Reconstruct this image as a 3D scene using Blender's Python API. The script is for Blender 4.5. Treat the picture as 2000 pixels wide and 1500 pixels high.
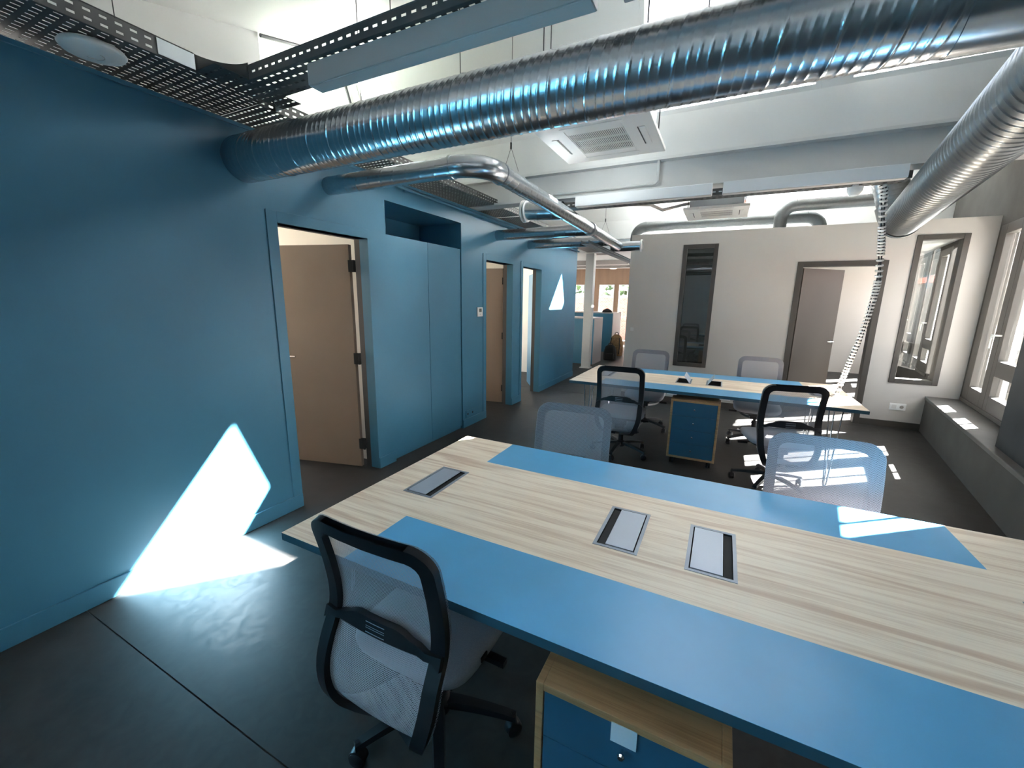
import bpy, bmesh, math, random
from mathutils import Vector, Matrix
random.seed(7)
scene = bpy.context.scene
for o in list(bpy.data.objects):
    bpy.data.objects.remove(o)
COL = scene.collection
PI = math.pi

# ------------------------------------------------------------------ camera
F_PX = 805.74
YAW, PITCH, ROLL = math.radians(-26.651), math.radians(11.628), math.radians(-0.851)
cam_data = bpy.data.cameras.new('camera')
cam_data.sensor_fit = 'HORIZONTAL'
cam_data.sensor_width = 36.0
cam_data.lens = F_PX / 2000.0 * 36.0
cam_data.clip_start = 0.02
cam_data.clip_end = 200
cam = bpy.data.objects.new('camera', cam_data)
COL.objects.link(cam)
_f = Vector((math.sin(YAW) * math.cos(PITCH), math.cos(YAW) * math.cos(PITCH), -math.sin(PITCH)))
_r = Vector((math.cos(YAW), -math.sin(YAW), 0))
_d = _f.cross(_r)
_r2 = math.cos(ROLL) * _r + math.sin(ROLL) * _d
_d2 = -math.sin(ROLL) * _r + math.cos(ROLL) * _d
_m = Matrix((_r2, -_d2, -_f)).transposed().to_4x4()
_m.translation = Vector((2.77, 0, 1.6))
cam.matrix_world = _m
scene.camera = cam

# ------------------------------------------------------------------ sky, sun, exposure
SUN_DIR = Vector((1.27, 1.0, 1.12)).normalized()          # towards the sun
world = bpy.data.worlds.new('sky')
scene.world = world
world.use_nodes = True
wn = world.node_tree
wn.nodes.clear()
w_out = wn.nodes.new('ShaderNodeOutputWorld')
w_bg = wn.nodes.new('ShaderNodeBackground')
w_sky = wn.nodes.new('ShaderNodeTexSky')
w_sky.sky_type = 'NISHITA'
w_sky.sun_disc = False
w_sky.sun_elevation = math.asin(SUN_DIR.z)
w_sky.sun_rotation = math.atan2(SUN_DIR.x, SUN_DIR.y)
w_sky.air_density = 1.0
w_sky.dust_density = 3.0
w_hs = wn.nodes.new('ShaderNodeHueSaturation')
w_hs.inputs['Saturation'].default_value = 0.42
wn.links.new(w_sky.outputs[0], w_hs.inputs['Color'])
wn.links.new(w_hs.outputs[0], w_bg.inputs['Color'])
w_bg.inputs['Strength'].default_value = 0.30
wn.links.new(w_bg.outputs[0], w_out.inputs[0])
sun_data = bpy.data.lights.new('sun', 'SUN')
sun_data.energy = 75.0
sun_data.angle = math.radians(0.55)
sun_data.color = (1.0, 0.97, 0.94)
sun = bpy.data.objects.new('sun', sun_data)
COL.objects.link(sun)
sun.rotation_euler = SUN_DIR.to_track_quat('Z', 'Y').to_euler()
sun.location = (10, 10, 12)
vs = scene.view_settings
vs.view_transform = 'Standard'
vs.look = 'None'
vs.exposure = 2.48
vs.gamma = 1.0
vs.use_curve_mapping = False

# ------------------------------------------------------------------ materials
MATS = {}
def mat(name, color, rough=0.5, metal=0.0, spec=0.5, noise=0.0, nscale=8.0, bump=0.0, bscale=60.0, coords='Object', stretch=(1, 1, 1), color2=None, ramp=(0.35, 0.65)):
    m = bpy.data.materials.new(name)
    m.use_nodes = True
    nt = m.node_tree
    b = nt.nodes['Principled BSDF']
    b.inputs['Roughness'].default_value = rough
    b.inputs['Metallic'].default_value = metal
    b.inputs['Specular IOR Level'].default_value = spec
    c = (*color, 1)
    b.inputs['Base Color'].default_value = c
    tc = nt.nodes.new('ShaderNodeTexCoord')
    mp = nt.nodes.new('ShaderNodeMapping')
    mp.inputs['Scale'].default_value = stretch
    nt.links.new(tc.outputs[coords], mp.inputs['Vector'])
    if noise > 0 or color2:
        n = nt.nodes.new('ShaderNodeTexNoise')
        n.inputs['Scale'].default_value = nscale
        n.inputs['Detail'].default_value = 6
        nt.links.new(mp.outputs[0], n.inputs['Vector'])
        r = nt.nodes.new('ShaderNodeValToRGB')
        r.color_ramp.elements[0].position, r.color_ramp.elements[1].position = ramp
        c2 = color2 if color2 else tuple(min(1, v * (1 + noise)) for v in color)
        c1 = color if color2 else tuple(v * (1 - noise) for v in color)
        r.color_ramp.elements[0].color = (*c1, 1)
        r.color_ramp.elements[1].color = (*c2, 1)
        nt.links.new(n.outputs['Fac'], r.inputs['Fac'])
        nt.links.new(r.outputs[0], b.inputs['Base Color'])
    if bump > 0:
        n2 = nt.nodes.new('ShaderNodeTexNoise')
        n2.inputs['Scale'].default_value = bscale
        n2.inputs['Detail'].default_value = 3
        nt.links.new(mp.outputs[0], n2.inputs['Vector'])
        bp = nt.nodes.new('ShaderNodeBump')
        bp.inputs['Strength'].default_value = bump
        bp.inputs['Distance'].default_value = 0.002
        nt.links.new(n2.outputs['Fac'], bp.inputs['Height'])
        nt.links.new(bp.outputs[0], b.inputs['Normal'])
    MATS[name] = m
    return m

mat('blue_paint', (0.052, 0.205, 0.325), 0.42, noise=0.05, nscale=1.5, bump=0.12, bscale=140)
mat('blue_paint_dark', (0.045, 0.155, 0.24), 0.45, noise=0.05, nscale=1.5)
mat('white_paint', (0.60, 0.605, 0.60), 0.6, noise=0.02, nscale=2, bump=0.05)
mat('cream_paint', (0.58, 0.55, 0.52), 0.55, noise=0.02, nscale=1.5, bump=0.05)
mat('office_cream', (0.80, 0.74, 0.64), 0.6)
mat('beam_white', (0.55, 0.555, 0.555), 0.5, noise=0.03, nscale=3)
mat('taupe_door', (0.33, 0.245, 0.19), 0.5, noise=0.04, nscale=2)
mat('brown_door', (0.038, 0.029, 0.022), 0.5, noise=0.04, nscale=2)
mat('taupe_frame', (0.075, 0.067, 0.060), 0.45)
mat('sill_grey', (0.10, 0.097, 0.095), 0.5, noise=0.1, nscale=6)
mat('pier_dark', (0.055, 0.058, 0.06), 0.9, spec=.1, noise=0.1, nscale=3)
mat('wall_grey', (0.105, 0.102, 0.095), 0.9, spec=.1, noise=0.08, nscale=3)
mat('black_plastic', (0.008, 0.008, 0.011), 0.45, spec=.3, bump=0.1, bscale=400)
mat('black_soft', (0.016, 0.016, 0.018), 0.8)
mat('seat_fabric', (0.30, 0.30, 0.335), 0.9, noise=0.08, nscale=250, bump=0.5, bscale=900)
mat('blue_laminate', (0.105, 0.40, 0.70), 0.30, noise=0.03, nscale=6, bump=0.05, bscale=300)
mat('blue_edge', (0.022, 0.075, 0.11), 0.5)
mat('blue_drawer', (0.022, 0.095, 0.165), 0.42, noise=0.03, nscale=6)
mat('alu_grey', (0.42, 0.47, 0.55), 0.38, metal=0.35)
mat('alu_frame', (0.30, 0.33, 0.38), 0.4, metal=0.4)
mat('chrome', (0.75, 0.76, 0.78), 0.12, metal=1.0)
mat('lamp_grey', (0.42, 0.385, 0.36), 0.45)
mat('lamp_white', (0.72, 0.73, 0.75), 0.4)
mat('lamp_diffuser', (0.52, 0.49, 0.47), 0.35)
mat('tray_steel', (0.07, 0.072, 0.072), 0.5, metal=0.25, noise=0.15, nscale=5)
mat('tray_bright', (0.45, 0.50, 0.53), 0.35, metal=0.7)
mat('ac_white', (0.70, 0.69, 0.67), 0.4)
mat('ac_dark', (0.05, 0.047, 0.045), 0.6)
mat('plastic_white', (0.86, 0.86, 0.85), 0.35)
mat('wire_dark', (0.03, 0.03, 0.035), 0.5)
mat('lcd_grey', (0.12, 0.13, 0.12), 0.3)
mat('tape', (0.55, 0.62, 0.68), 0.35)
mat('wood_frame', (0.25, 0.155, 0.10), 0.5, noise=0.12, nscale=5, stretch=(1, 1, .1))
mat('foliage', (0.025, 0.06, 0.015), 0.8, noise=0.5, nscale=9)
mat('pavement', (0.42, 0.40, 0.37), 0.85, noise=0.1, nscale=2)
mat('tile_roof', (0.42, 0.16, 0.11), 0.8, noise=0.25, nscale=6)
mat('counter_grey', (0.40, 0.385, 0.40), 0.45)
mat('bag_tan', (0.30, 0.18, 0.09), 0.8, noise=0.3, nscale=12)
mat('blocker_grey', (0.35, 0.34, 0.33), 0.6)  # only for the added sun blocker
mat('clear_plastic', (0.68, 0.66, 0.64), 0.25)

def galv(name, tint, rough):
    m = mat(name, tint, rough, metal=1.0)
    nt = m.node_tree
    b = nt.nodes['Principled BSDF']
    tc = nt.nodes.new('ShaderNodeTexCoord')
    v = nt.nodes.new('ShaderNodeTexVoronoi'); v.inputs['Scale'].default_value = 55
    n = nt.nodes.new('ShaderNodeTexNoise'); n.inputs['Scale'].default_value = 6; n.inputs['Detail'].default_value = 5
    nt.links.new(tc.outputs['Object'], v.inputs['Vector']); nt.links.new(tc.outputs['Object'], n.inputs['Vector'])
    mx = nt.nodes.new('ShaderNodeMix'); mx.data_type = 'FLOAT'; mx.inputs[0].default_value = 0.55
    nt.links.new(v.outputs['Color'], mx.inputs[2]); nt.links.new(n.outputs['Fac'], mx.inputs[3])
    r = nt.nodes.new('ShaderNodeValToRGB')
    r.color_ramp.elements[0].position = .3; r.color_ramp.elements[1].position = .75
    r.color_ramp.elements[0].color = (*[c * .94 for c in tint], 1); r.color_ramp.elements[1].color = (*[min(1, c * 1.05) for c in tint], 1)
    nt.links.new(mx.outputs[0], r.inputs['Fac']); nt.links.new(r.outputs[0], b.inputs['Base Color'])
    mr = nt.nodes.new('ShaderNodeMapRange'); mr.inputs['To Min'].default_value = rough - .03; mr.inputs['To Max'].default_value = rough + .04
    nt.links.new(n.outputs['Fac'], mr.inputs['Value']); nt.links.new(mr.outputs[0], b.inputs['Roughness'])
galv('galvanised', (0.60, 0.63, 0.66), 0.24)
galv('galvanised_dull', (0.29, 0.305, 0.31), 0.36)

def wood(name, light, dark, red, scale=1.0):
    m = bpy.data.materials.new(name); m.use_nodes = True; nt = m.node_tree
    b = nt.nodes['Principled BSDF']; b.inputs['Roughness'].default_value = 0.42
    tc = nt.nodes.new('ShaderNodeTexCoord')
    def nz(sx, sy, sz, scale_, det, dist=0.0):
        mp = nt.nodes.new('ShaderNodeMapping'); mp.inputs['Scale'].default_value = (sx, sy, sz)
        nt.links.new(tc.outputs['Object'], mp.inputs['Vector'])
        n = nt.nodes.new('ShaderNodeTexNoise'); n.inputs['Scale'].default_value = scale_; n.inputs['Detail'].default_value = det; n.inputs['Distortion'].default_value = dist
        nt.links.new(mp.outputs[0], n.inputs['Vector']); return n
    a = nz(.55, 9, 9, 3.0 * scale, 6, .35)
    f = nz(1.2, 60, 60, 3.0 * scale, 4, .1)
    s = nz(.7, 12, 12, 1.6 * scale, 3, .6)
    mx = nt.nodes.new('ShaderNodeMix'); mx.data_type = 'FLOAT'; mx.inputs[0].default_value = .4
    nt.links.new(a.outputs['Fac'], mx.inputs[2]); nt.links.new(f.outputs['Fac'], mx.inputs[3])
    r = nt.nodes.new('ShaderNodeValToRGB'); r.color_ramp.elements[0].position = .38; r.color_ramp.elements[1].position = .55
    r.color_ramp.elements[0].color = (*dark, 1); r.color_ramp.elements[1].color = (*light, 1)
    nt.links.new(mx.outputs[0], r.inputs['Fac'])
    r2 = nt.nodes.new('ShaderNodeValToRGB'); r2.color_ramp.elements[0].position = .56; r2.color_ramp.elements[1].position = .70
    r2.color_ramp.elements[0].color = (0, 0, 0, 1); r2.color_ramp.elements[1].color = (.6, .6, .6, 1)
    nt.links.new(s.outputs['Fac'], r2.inputs['Fac'])
    m2 = nt.nodes.new('ShaderNodeMix'); m2.data_type = 'RGBA'
    nt.links.new(r2.outputs[0], m2.inputs[0]); nt.links.new(r.outputs[0], m2.inputs[6]); m2.inputs[7].default_value = (*red, 1)
    nt.links.new(m2.outputs[2], b.inputs['Base Color'])
    MATS[name] = m
wood('desk_wood', (0.93, 0.80, 0.65), (0.72, 0.56, 0.42), (0.52, 0.31, 0.19))
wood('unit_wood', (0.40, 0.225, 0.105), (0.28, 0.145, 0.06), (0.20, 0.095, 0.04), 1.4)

def concrete():
    m = bpy.data.materials.new('concrete_floor'); m.use_nodes = True; nt = m.node_tree
    b = nt.nodes['Principled BSDF']; b.inputs['Specular IOR Level'].default_value = .3
    tc = nt.nodes.new('ShaderNodeTexCoord')
    n1 = nt.nodes.new('ShaderNodeTexNoise'); n1.inputs['Scale'].default_value = 1.1; n1.inputs['Detail'].default_value = 8; n1.inputs['Roughness'].default_value = .65
    n2 = nt.nodes.new('ShaderNodeTexNoise'); n2.inputs['Scale'].default_value = 14; n2.inputs['Detail'].default_value = 5; n2.inputs['Distortion'].default_value = 1.2
    for n in (n1, n2): nt.links.new(tc.outputs['Object'], n.inputs['Vector'])
    mx = nt.nodes.new('ShaderNodeMix'); mx.data_type = 'FLOAT'; mx.inputs[0].default_value = .35
    nt.links.new(n1.outputs['Fac'], mx.inputs[2]); nt.links.new(n2.outputs['Fac'], mx.inputs[3])
    r = nt.nodes.new('ShaderNodeValToRGB'); r.color_ramp.elements[0].position = .32; r.color_ramp.elements[1].position = .68
    r.color_ramp.elements[0].color = (.016, .0148, .014, 1); r.color_ramp.elements[1].color = (.050, .046, .043, 1)
    nt.links.new(mx.outputs[0], r.inputs['Fac']); nt.links.new(r.outputs[0], b.inputs['Base Color'])
    mr = nt.nodes.new('ShaderNodeMapRange'); mr.inputs['To Min'].default_value = .42; mr.inputs['To Max'].default_value = .62
    nt.links.new(n2.outputs['Fac'], mr.inputs['Value']); nt.links.new(mr.outputs[0], b.inputs['Roughness'])
    bp = nt.nodes.new('ShaderNodeBump'); bp.inputs['Strength'].default_value = .08; bp.inputs['Distance'].default_value = .003
    nt.links.new(n2.outputs['Fac'], bp.inputs['Height']); nt.links.new(bp.outputs[0], b.inputs['Normal'])
    MATS['concrete_floor'] = m
concrete()

def glass(name, tint, gloss_fac):
    m = bpy.data.materials.new(name); m.use_nodes = True; nt = m.node_tree; nt.nodes.clear()
    o = nt.nodes.new('ShaderNodeOutputMaterial'); t = nt.nodes.new('ShaderNodeBsdfTransparent'); g = nt.nodes.new('ShaderNodeBsdfGlossy')
    t.inputs[0].default_value = (*tint, 1); g.inputs['Roughness'].default_value = 0.0
    lw = nt.nodes.new('ShaderNodeLayerWeight'); lw.inputs['Blend'].default_value = .5
    pw_ = nt.nodes.new('ShaderNodeMath'); pw_.operation = 'POWER'; pw_.inputs[1].default_value = 5.0
    ma = nt.nodes.new('ShaderNodeMath'); ma.operation = 'MULTIPLY_ADD'; ma.inputs[1].default_value = .9; ma.inputs[2].default_value = gloss_fac
    mx = nt.nodes.new('ShaderNodeMixShader')
    nt.links.new(lw.outputs['Facing'], pw_.inputs[0]); nt.links.new(pw_.outputs[0], ma.inputs[0])
    nt.links.new(ma.outputs[0], mx.inputs[0]); nt.links.new(t.outputs[0], mx.inputs[1]); nt.links.new(g.outputs[0], mx.inputs[2]); nt.links.new(mx.outputs[0], o.inputs[0])
    MATS[name] = m
glass('glass', (.97, .985, .98), .04)
glass('glass_green', (.90, .98, .93), .05)

def mesh_cloth(name, col, pitch, openness):
    """woven chair net: threads with real gaps (alpha holes) between them"""
    m = bpy.data.materials.new(name); m.use_nodes = True; nt = m.node_tree
    b = nt.nodes['Principled BSDF']; b.inputs['Base Color'].default_value = (*col, 1); b.inputs['Roughness'].default_value = .7
    uv = nt.nodes.new('ShaderNodeUVMap')
    sep = nt.nodes.new('ShaderNodeSeparateXYZ'); nt.links.new(uv.outputs[0], sep.inputs[0])
    def tri(sock, p, off):
        a = nt.nodes.new('ShaderNodeMath'); a.operation = 'MULTIPLY_ADD'; a.inputs[1].default_value = 1 / p; nt.links.new(sock, a.inputs[0])
        if off is not None: nt.links.new(off, a.inputs[2])
        else: a.inputs[2].default_value = 0
        f = nt.nodes.new('ShaderNodeMath'); f.operation = 'PINGPONG'; f.inputs[1].default_value = .5; nt.links.new(a.outputs[0], f.inputs[0]); return f.outputs[0], a.outputs[0]
    vy, vraw = tri(sep.outputs[1], pitch, None)
    fl = nt.nodes.new('ShaderNodeMath'); fl.operation = 'FLOOR'; nt.links.new(vraw, fl.inputs[0])
    hf = nt.nodes.new('ShaderNodeMath'); hf.operation = 'MULTIPLY'; hf.inputs[1].default_value = .5; nt.links.new(fl.outputs[0], hf.inputs[0])
    vx, _ = tri(sep.outputs[0], pitch, hf.outputs[0])
    mn = nt.nodes.new('ShaderNodeMath'); mn.operation = 'MINIMUM'; nt.links.new(vx, mn.inputs[0]); nt.links.new(vy, mn.inputs[1])
    lt = nt.nodes.new('ShaderNodeMath'); lt.operation = 'LESS_THAN'; lt.inputs[1].default_value = openness; nt.links.new(mn.outputs[0], lt.inputs[0])
    nt.links.new(lt.outputs[0], b.inputs['Alpha'])
    MATS[name] = m
mesh_cloth('chair_mesh', (0.39, 0.37, 0.405), 0.0048, 0.19)

def brick_mat():
    m = bpy.data.materials.new('brick_far'); m.use_nodes = True; nt = m.node_tree; b = nt.nodes['Principled BSDF']; b.inputs['Roughness'].default_value = .9
    tc = nt.nodes.new('ShaderNodeTexCoord'); mp = nt.nodes.new('ShaderNodeMapping'); mp.inputs['Rotation'].default_value = (PI / 2, 0, 0)
    br = nt.nodes.new('ShaderNodeTexBrick'); br.inputs['Scale'].default_value = 4.2
    br.inputs['Color1'].default_value = (.17, .065, .05, 1); br.inputs['Color2'].default_value = (.22, .10, .08, 1); br.inputs['Mortar'].default_value = (.26, .22, .20, 1)
    nt.links.new(tc.outputs['Object'], mp.inputs['Vector']); nt.links.new(mp.outputs[0], br.inputs['Vector']); nt.links.new(br.outputs[0], b.inputs['Base Color'])
    MATS['brick_far'] = m
brick_mat()

# ------------------------------------------------------------------ mesh helpers
class MB:
    def __init__(s): s.v = []; s.f = []; s.uv = None
    def add(s, vs_, fs):
        n = len(s.v); s.v += [tuple(p) for p in vs_]; s.f += [tuple(i + n for i in f) for f in fs]; return s
    def box(s, a, b, M=None):
        x0, y0, z0 = a; x1, y1, z1 = b
        p = [Vector(q) for q in ((x0, y0, z0), (x1, y0, z0), (x1, y1, z0), (x0, y1, z0), (x0, y0, z1), (x1, y0, z1), (x1, y1, z1), (x0, y1, z1))]
        if M: p = [M @ q for q in p]
        return s.add(p, [(3, 2, 1, 0), (4, 5, 6, 7), (0, 1, 5, 4), (1, 2, 6, 5), (2, 3, 7, 6), (3, 0, 4, 7)])
    def prism(s, poly, axis, a, b):
        """poly: 2-D outline, extruded along axis (0,1,2) from a to b"""
        def pt(q, t):
            l = list(q); l.insert(axis, t); return l
        n = len(poly)
        vs_ = [pt(q, a) for q in poly] + [pt(q, b) for q in poly]
        fs = [tuple(range(n))[::-1], tuple(range(n, 2 * n))] + [(i, (i + 1) % n, n + (i + 1) % n, n + i) for i in range(n)]
        return s.add(vs_, fs)
    def rings(s, rings, close=True, cap=True):
        n = len(rings[0]); vs_ = [p for r in rings for p in r]; fs = []
        for i in range(len(rings) - 1):
            for j in range(n if close else n - 1):
                k = (j + 1) % n
                fs.append((i * n + j, i * n + k, (i + 1) * n + k, (i + 1) * n + j))
        if cap and close: fs += [tuple(range(n))[::-1], tuple(range((len(rings) - 1) * n, len(rings) * n))]
        return s.add(vs_, fs)
    def tube(s, path, r, seg=12, cap=True, up=(0, 0, 1)):
        path = [Vector(p) for p in path]; R = r if isinstance(r, (list, tuple)) else [r] * len(path)
        rg = []; prev = None
        for i, p in enumerate(path):
            t = (path[min(i + 1, len(path) - 1)] - path[max(i - 1, 0)]).normalized()
            if prev is None:
                u = Vector(up); u = Vector((1, 0, 0)) if abs(t.dot(u)) > .95 else u
                a = t.cross(u).normalized()
            else:
                a = (prev - t * prev.dot(t)).normalized()
            prev = a; b = t.cross(a)
            rg.append([p + (a * math.cos(2 * PI * k / seg) + b * math.sin(2 * PI * k / seg)) * R[i] for k in range(seg)])
        return s.rings(rg, True, cap)
    def lathe(s, prof, seg=24, M=None, cap=True):
        rg = []
        for r, z in prof:
            ring = [Vector((r * math.cos(2 * PI * k / seg), r * math.sin(2 * PI * k / seg), z)) for k in range(seg)]
            rg.append([M @ q for q in ring] if M else ring)
        return s.rings(rg, True, cap)
    def build(s, name, m, parent=None, smooth=False, bevel=0.0, seg=2, solid=0.0, angle=40):
        me = bpy.data.meshes.new(name); me.from_pydata(s.v, [], s.f); me.update()
        bm = bmesh.new(); bm.from_mesh(me); bmesh.ops.recalc_face_normals(bm, faces=bm.faces); bm.to_mesh(me); bm.free()
        if s.uv:
            L = me.uv_layers.new(name='UVMap')
            for lp in me.loops: L.data[lp.index].uv = s.uv[lp.vertex_index]
        o = bpy.data.objects.new(name, me); COL.objects.link(o)
        if m: me.materials.append(MATS[m])
        if smooth:
            me.polygons.foreach_set('use_smooth', [True] * len(me.polygons)); me.set_sharp_from_angle(angle=math.radians(angle))
        if solid:
            md = o.modifiers.new('sheet', 'SOLIDIFY'); md.thickness = solid; md.offset = 0
        if bevel:
            md = o.modifiers.new('edge', 'BEVEL'); md.width = bevel; md.segments = seg; md.limit_method = 'ANGLE'; md.angle_limit = math.radians(35)
        if parent: o.parent = parent
        return o

def tag(o, label=None, cat=None, group=None, kind=None):
    if label: o['label'] = label
    if cat: o['category'] = cat
    if group: o['group'] = group
    if kind: o['kind'] = kind
    return o
def empty(name, loc=(0, 0, 0), rz=0):
    o = bpy.data.objects.new(name, None); o.empty_display_size = .1; COL.objects.link(o); o.location = loc; o.rotation_euler = (0, 0, rz); return o
def struct(name, mb, m, parent=None, label=None, **kw):
    o = mb.build(name, m, parent, **kw)
    if not parent: o['kind'] = 'structure'
    if label: o['label'] = label
    return o
def copy_tree(o, parent=None):
    c = o.copy(); COL.objects.link(c); c.parent = parent
    for ch in o.children: copy_tree(ch, c)
    return c
def BX(a, b): return MB().box(a, b)

# ------------------------------------------------------------------ floor
fl = struct('floor', BX((-3.4, -7, -.25), (6.6, 16.2, -.006)), 'sill_grey', label='dark grey polished concrete floor cast in bays')
for y0, y1 in ((-7, -4.33), (-4.33, .668), (.668, 6.85), (6.85, 11.8), (11.8, 16.2)):
    for x0, x1 in ((-3.4, 6.6),):
        BX((x0, y0 + .003, -.05), (x1, y1 - .003, 0)).build('concrete_slab', 'concrete_floor', fl)

# ------------------------------------------------------------------ blue wall (x = 0), doors, cupboard
WT = .10
HB = 2.61
wl = MB()
D1, CU, D2, D3 = (1.92, 2.735), (2.955, 4.165), (4.725, 5.50), (5.83, 6.56)
DH = 2.085
ys = [-6.9, D1[0], D1[1], CU[0], CU[1], D2[0], D2[1], D3[0], D3[1], 8.40]
for i in range(0, len(ys), 2): wl.box((-WT, ys[i], 0), (0, ys[i + 1], HB))
for d in (D1, D2, D3): wl.box((-WT, d[0], DH), (0, d[1], HB))
wl.box((-WT, CU[0], 2.44), (0, CU[1], HB))
wall_left = struct('wall_left', wl, 'blue_paint', label='blue painted partition wall with three doorways and a built-in cupboard')
BX((-.03, -6.9, HB), (.012, 8.4, HB + .02)).build('wall_cap', 'blue_paint', wall_left)
bb = MB()
for a, b in ((-6.9, D1[0] - .0), (D1[1], CU[0]), (CU[1], D2[0]), (D2[1], D3[0]), (D3[1], 8.4)): bb.box((0, a, 0), (.012, b, .105))
struct('baseboard_left', bb, 'blue_paint', bevel=.003, label='low blue skirting along the blue wall')
# door casings (flat boards, a little proud)
for n, d in enumerate((D1, D2, D3)):
    t = MB()
    w = .075
    t.box((0, d[0] - w, .105), (.008, d[0], DH + w)).box((0, d[0], DH), (.008, d[1] + .0, DH + w)).box((-.11, d[0] - .001, DH), (0, d[1] + .001, DH + .012))
    struct('trim_%d' % (n + 1), t, 'blue_paint', bevel=.002, label='flat blue casing round a doorway in the blue wall')
# cupboard
cup = MB()
cup.box((-.62, CU[0], 0), (-.60, CU[1], 2.44)).box((-.60, CU[0] - .02, 0), (-.0995, CU[0], 2.46)).box((-.60, CU[1], 0), (-.0995, CU[1] + .02, 2.46)).box((-.60, CU[0], 2.44), (-.0995, CU[1], 2.46)).box((-.60, CU[0], 2.125), (-.04, CU[1], 2.145)).box((-.6, CU[0], 0), (-.03, CU[1], .03))
cupboard = empty('built_in_cupboard', (0, 3.56, 0))
cupboard.location = (0, 0, 0)
cup.build('carcass', 'blue_paint', cupboard)
for a, b in ((CU[0] + .006, 3.560), (3.564, CU[1] - .004)):
    BX((-.035, a, .035), (-.012, b, 2.155)).build('door', 'blue_paint', cupboard, bevel=.0015)
tag(cupboard, 'tall blue built-in cupboard with two flush doors and open shelf on top', 'cupboard')

# door leaves
def leaf(idx, hinge, tip, z1, m, handle=True, label='', hside=1, gap=.004):
    h = Vector((hinge[0], hinge[1], 0)); t = Vector((tip[0], tip[1], 0)); L = (t - h).length; ang = math.atan2(t.y - h.y, t.x - h.x)
    root = empty('door_%d' % idx, h, ang); root['kind'] = 'structure'; root['label'] = label
    BX((gap, -.02, .012), (L, .02, z1)).build('leaf', m, root, bevel=.002)
    for z in (.24, 1.05, 1.86):
        MB().tube([(-.006, .026 * hside, z - .05), (-.006, .026 * hside, z + .05)], .011, 10).box((-.004, -.006, z - .05), (gap + .012, .022, z + .05)).build('hinge', 'black_soft', root, smooth=True)
    if handle:
        for s in (-1, 1):
            hd = MB(); hd.tube([(L - .06, s * .02, 1.05), (L - .06, s * .065, 1.05), (L - .075, s * .07, 1.05), (L - .19, s * .07, 1.05)], .009, 10).lathe([(.024, 0), (.024, .008)], 20, Matrix.Translation((L - .06, s * .024, 1.05)) @ Matrix.Rotation(PI / 2, 4, 'X'))
            hd.build('handle', 'chrome', root, smooth=True)
    return root
leaf(1, (-.13, 2.70), (-.92, 2.50), 2.04, 'taupe_door', label='open taupe door in the blue wall, nearest the tall cupboard', gap=.04)
leaf(2, (-.15, 5.57), (-.92, 5.44), 2.04, 'taupe_door', label='open taupe door beside the thermostat', gap=.04)
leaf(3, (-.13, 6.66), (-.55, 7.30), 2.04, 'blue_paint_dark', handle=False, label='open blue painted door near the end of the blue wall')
# dark frames of doors 1 and 2 (hinge jambs)
for n, d in enumerate((D1, D2, D3)):
    jb = MB(); jb.box((-.16, d[1], 0), (-.101, d[1] + .03, DH + .01)).box((-.16, d[0] - .03, 0), (-.101, d[0], DH + .01)).box((-.16, d[0], DH), (-.101, d[1], DH + .03))
    struct('trim_%d' % (n + 4), jb, 'taupe_frame', label='dark metal door frame behind the blue wall')

# offices behind the blue wall
of = MB()
of.box((-3.3, 1.0, 0), (-3.2, 1.6, 2.6)).box((-3.3, 1.0, 0), (-3.2, 8.4, .35)).box((-3.3, 1.0, 2.45), (-3.2, 8.4, 2.6))
for y in (4.2, 7.6): of.box((-3.3, y - .1, .35), (-3.2, y + .4, 2.45))
struct('wall_office_back', of, 'office_cream', label='pale wall of the rooms behind the blue wall')
for n, y in enumerate((1.0, 4.43, 8.30)):
    struct('wall_office_%d' % (n + 1), BX((-3.2, y, 0), (-.1, y + .1, 2.6)), 'office_cream', label='pale cross wall between the rooms behind the blue wall')
struct('wall_office_4', BX((-3.2, 5.70, 0), (-.17, 5.78, 2.6)), 'office_cream', label='pale cross wall behind the open taupe door by the thermostat')
struct('wall_office_5', BX((-3.2, 2.85, 0), (-.165, 2.92, 2.56)), 'office_cream', label='pale cross wall behind the open taupe door by the cupboard')
struct('ceiling_office', BX((-3.3, .9, 2.56), (-.03, 8.5, 2.6)), 'office_cream', label='pale ceiling of the rooms behind the blue wall')

# ------------------------------------------------------------------ back partition (Y = 7)
YB, PT, HP = 7.0, .10, 2.62
PX0, PX1 = 1.35, 5.56
W1 = (2.13, 2.61, .60, 2.44); DR = (3.61, 4.575); W2 = (4.80, 5.28, .60, 2.44)
pw = MB()
xs = [PX0, W1[0], W1[1], DR[0], DR[1], W2[0], W2[1], PX1]
for i in range(0, 8, 2): pw.box((xs[i], YB, 0), (xs[i + 1], YB + PT, HP))
for w in (W1, W2): pw.box((w[0], YB, 0), (w[1], YB + PT, w[2])).box((w[0], YB, w[3]), (w[1], YB + PT, HP))
pw.box((DR[0], YB, 2.155), (DR[1], YB + PT, HP))
wall_back = struct('wall_back', pw, 'cream_paint', label='pale partition wall with two narrow windows and a doorway')
b2 = MB(); b2.box((PX0, YB - .012, 0), (DR[0], YB, .085)).box((DR[1], YB - .012, 0), (5.22, YB, .085))
struct('baseboard_back', b2, 'taupe_frame', label='dark skirting along the pale partition')
glass('glass_dark', (.24, .27, .27), .10)
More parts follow.
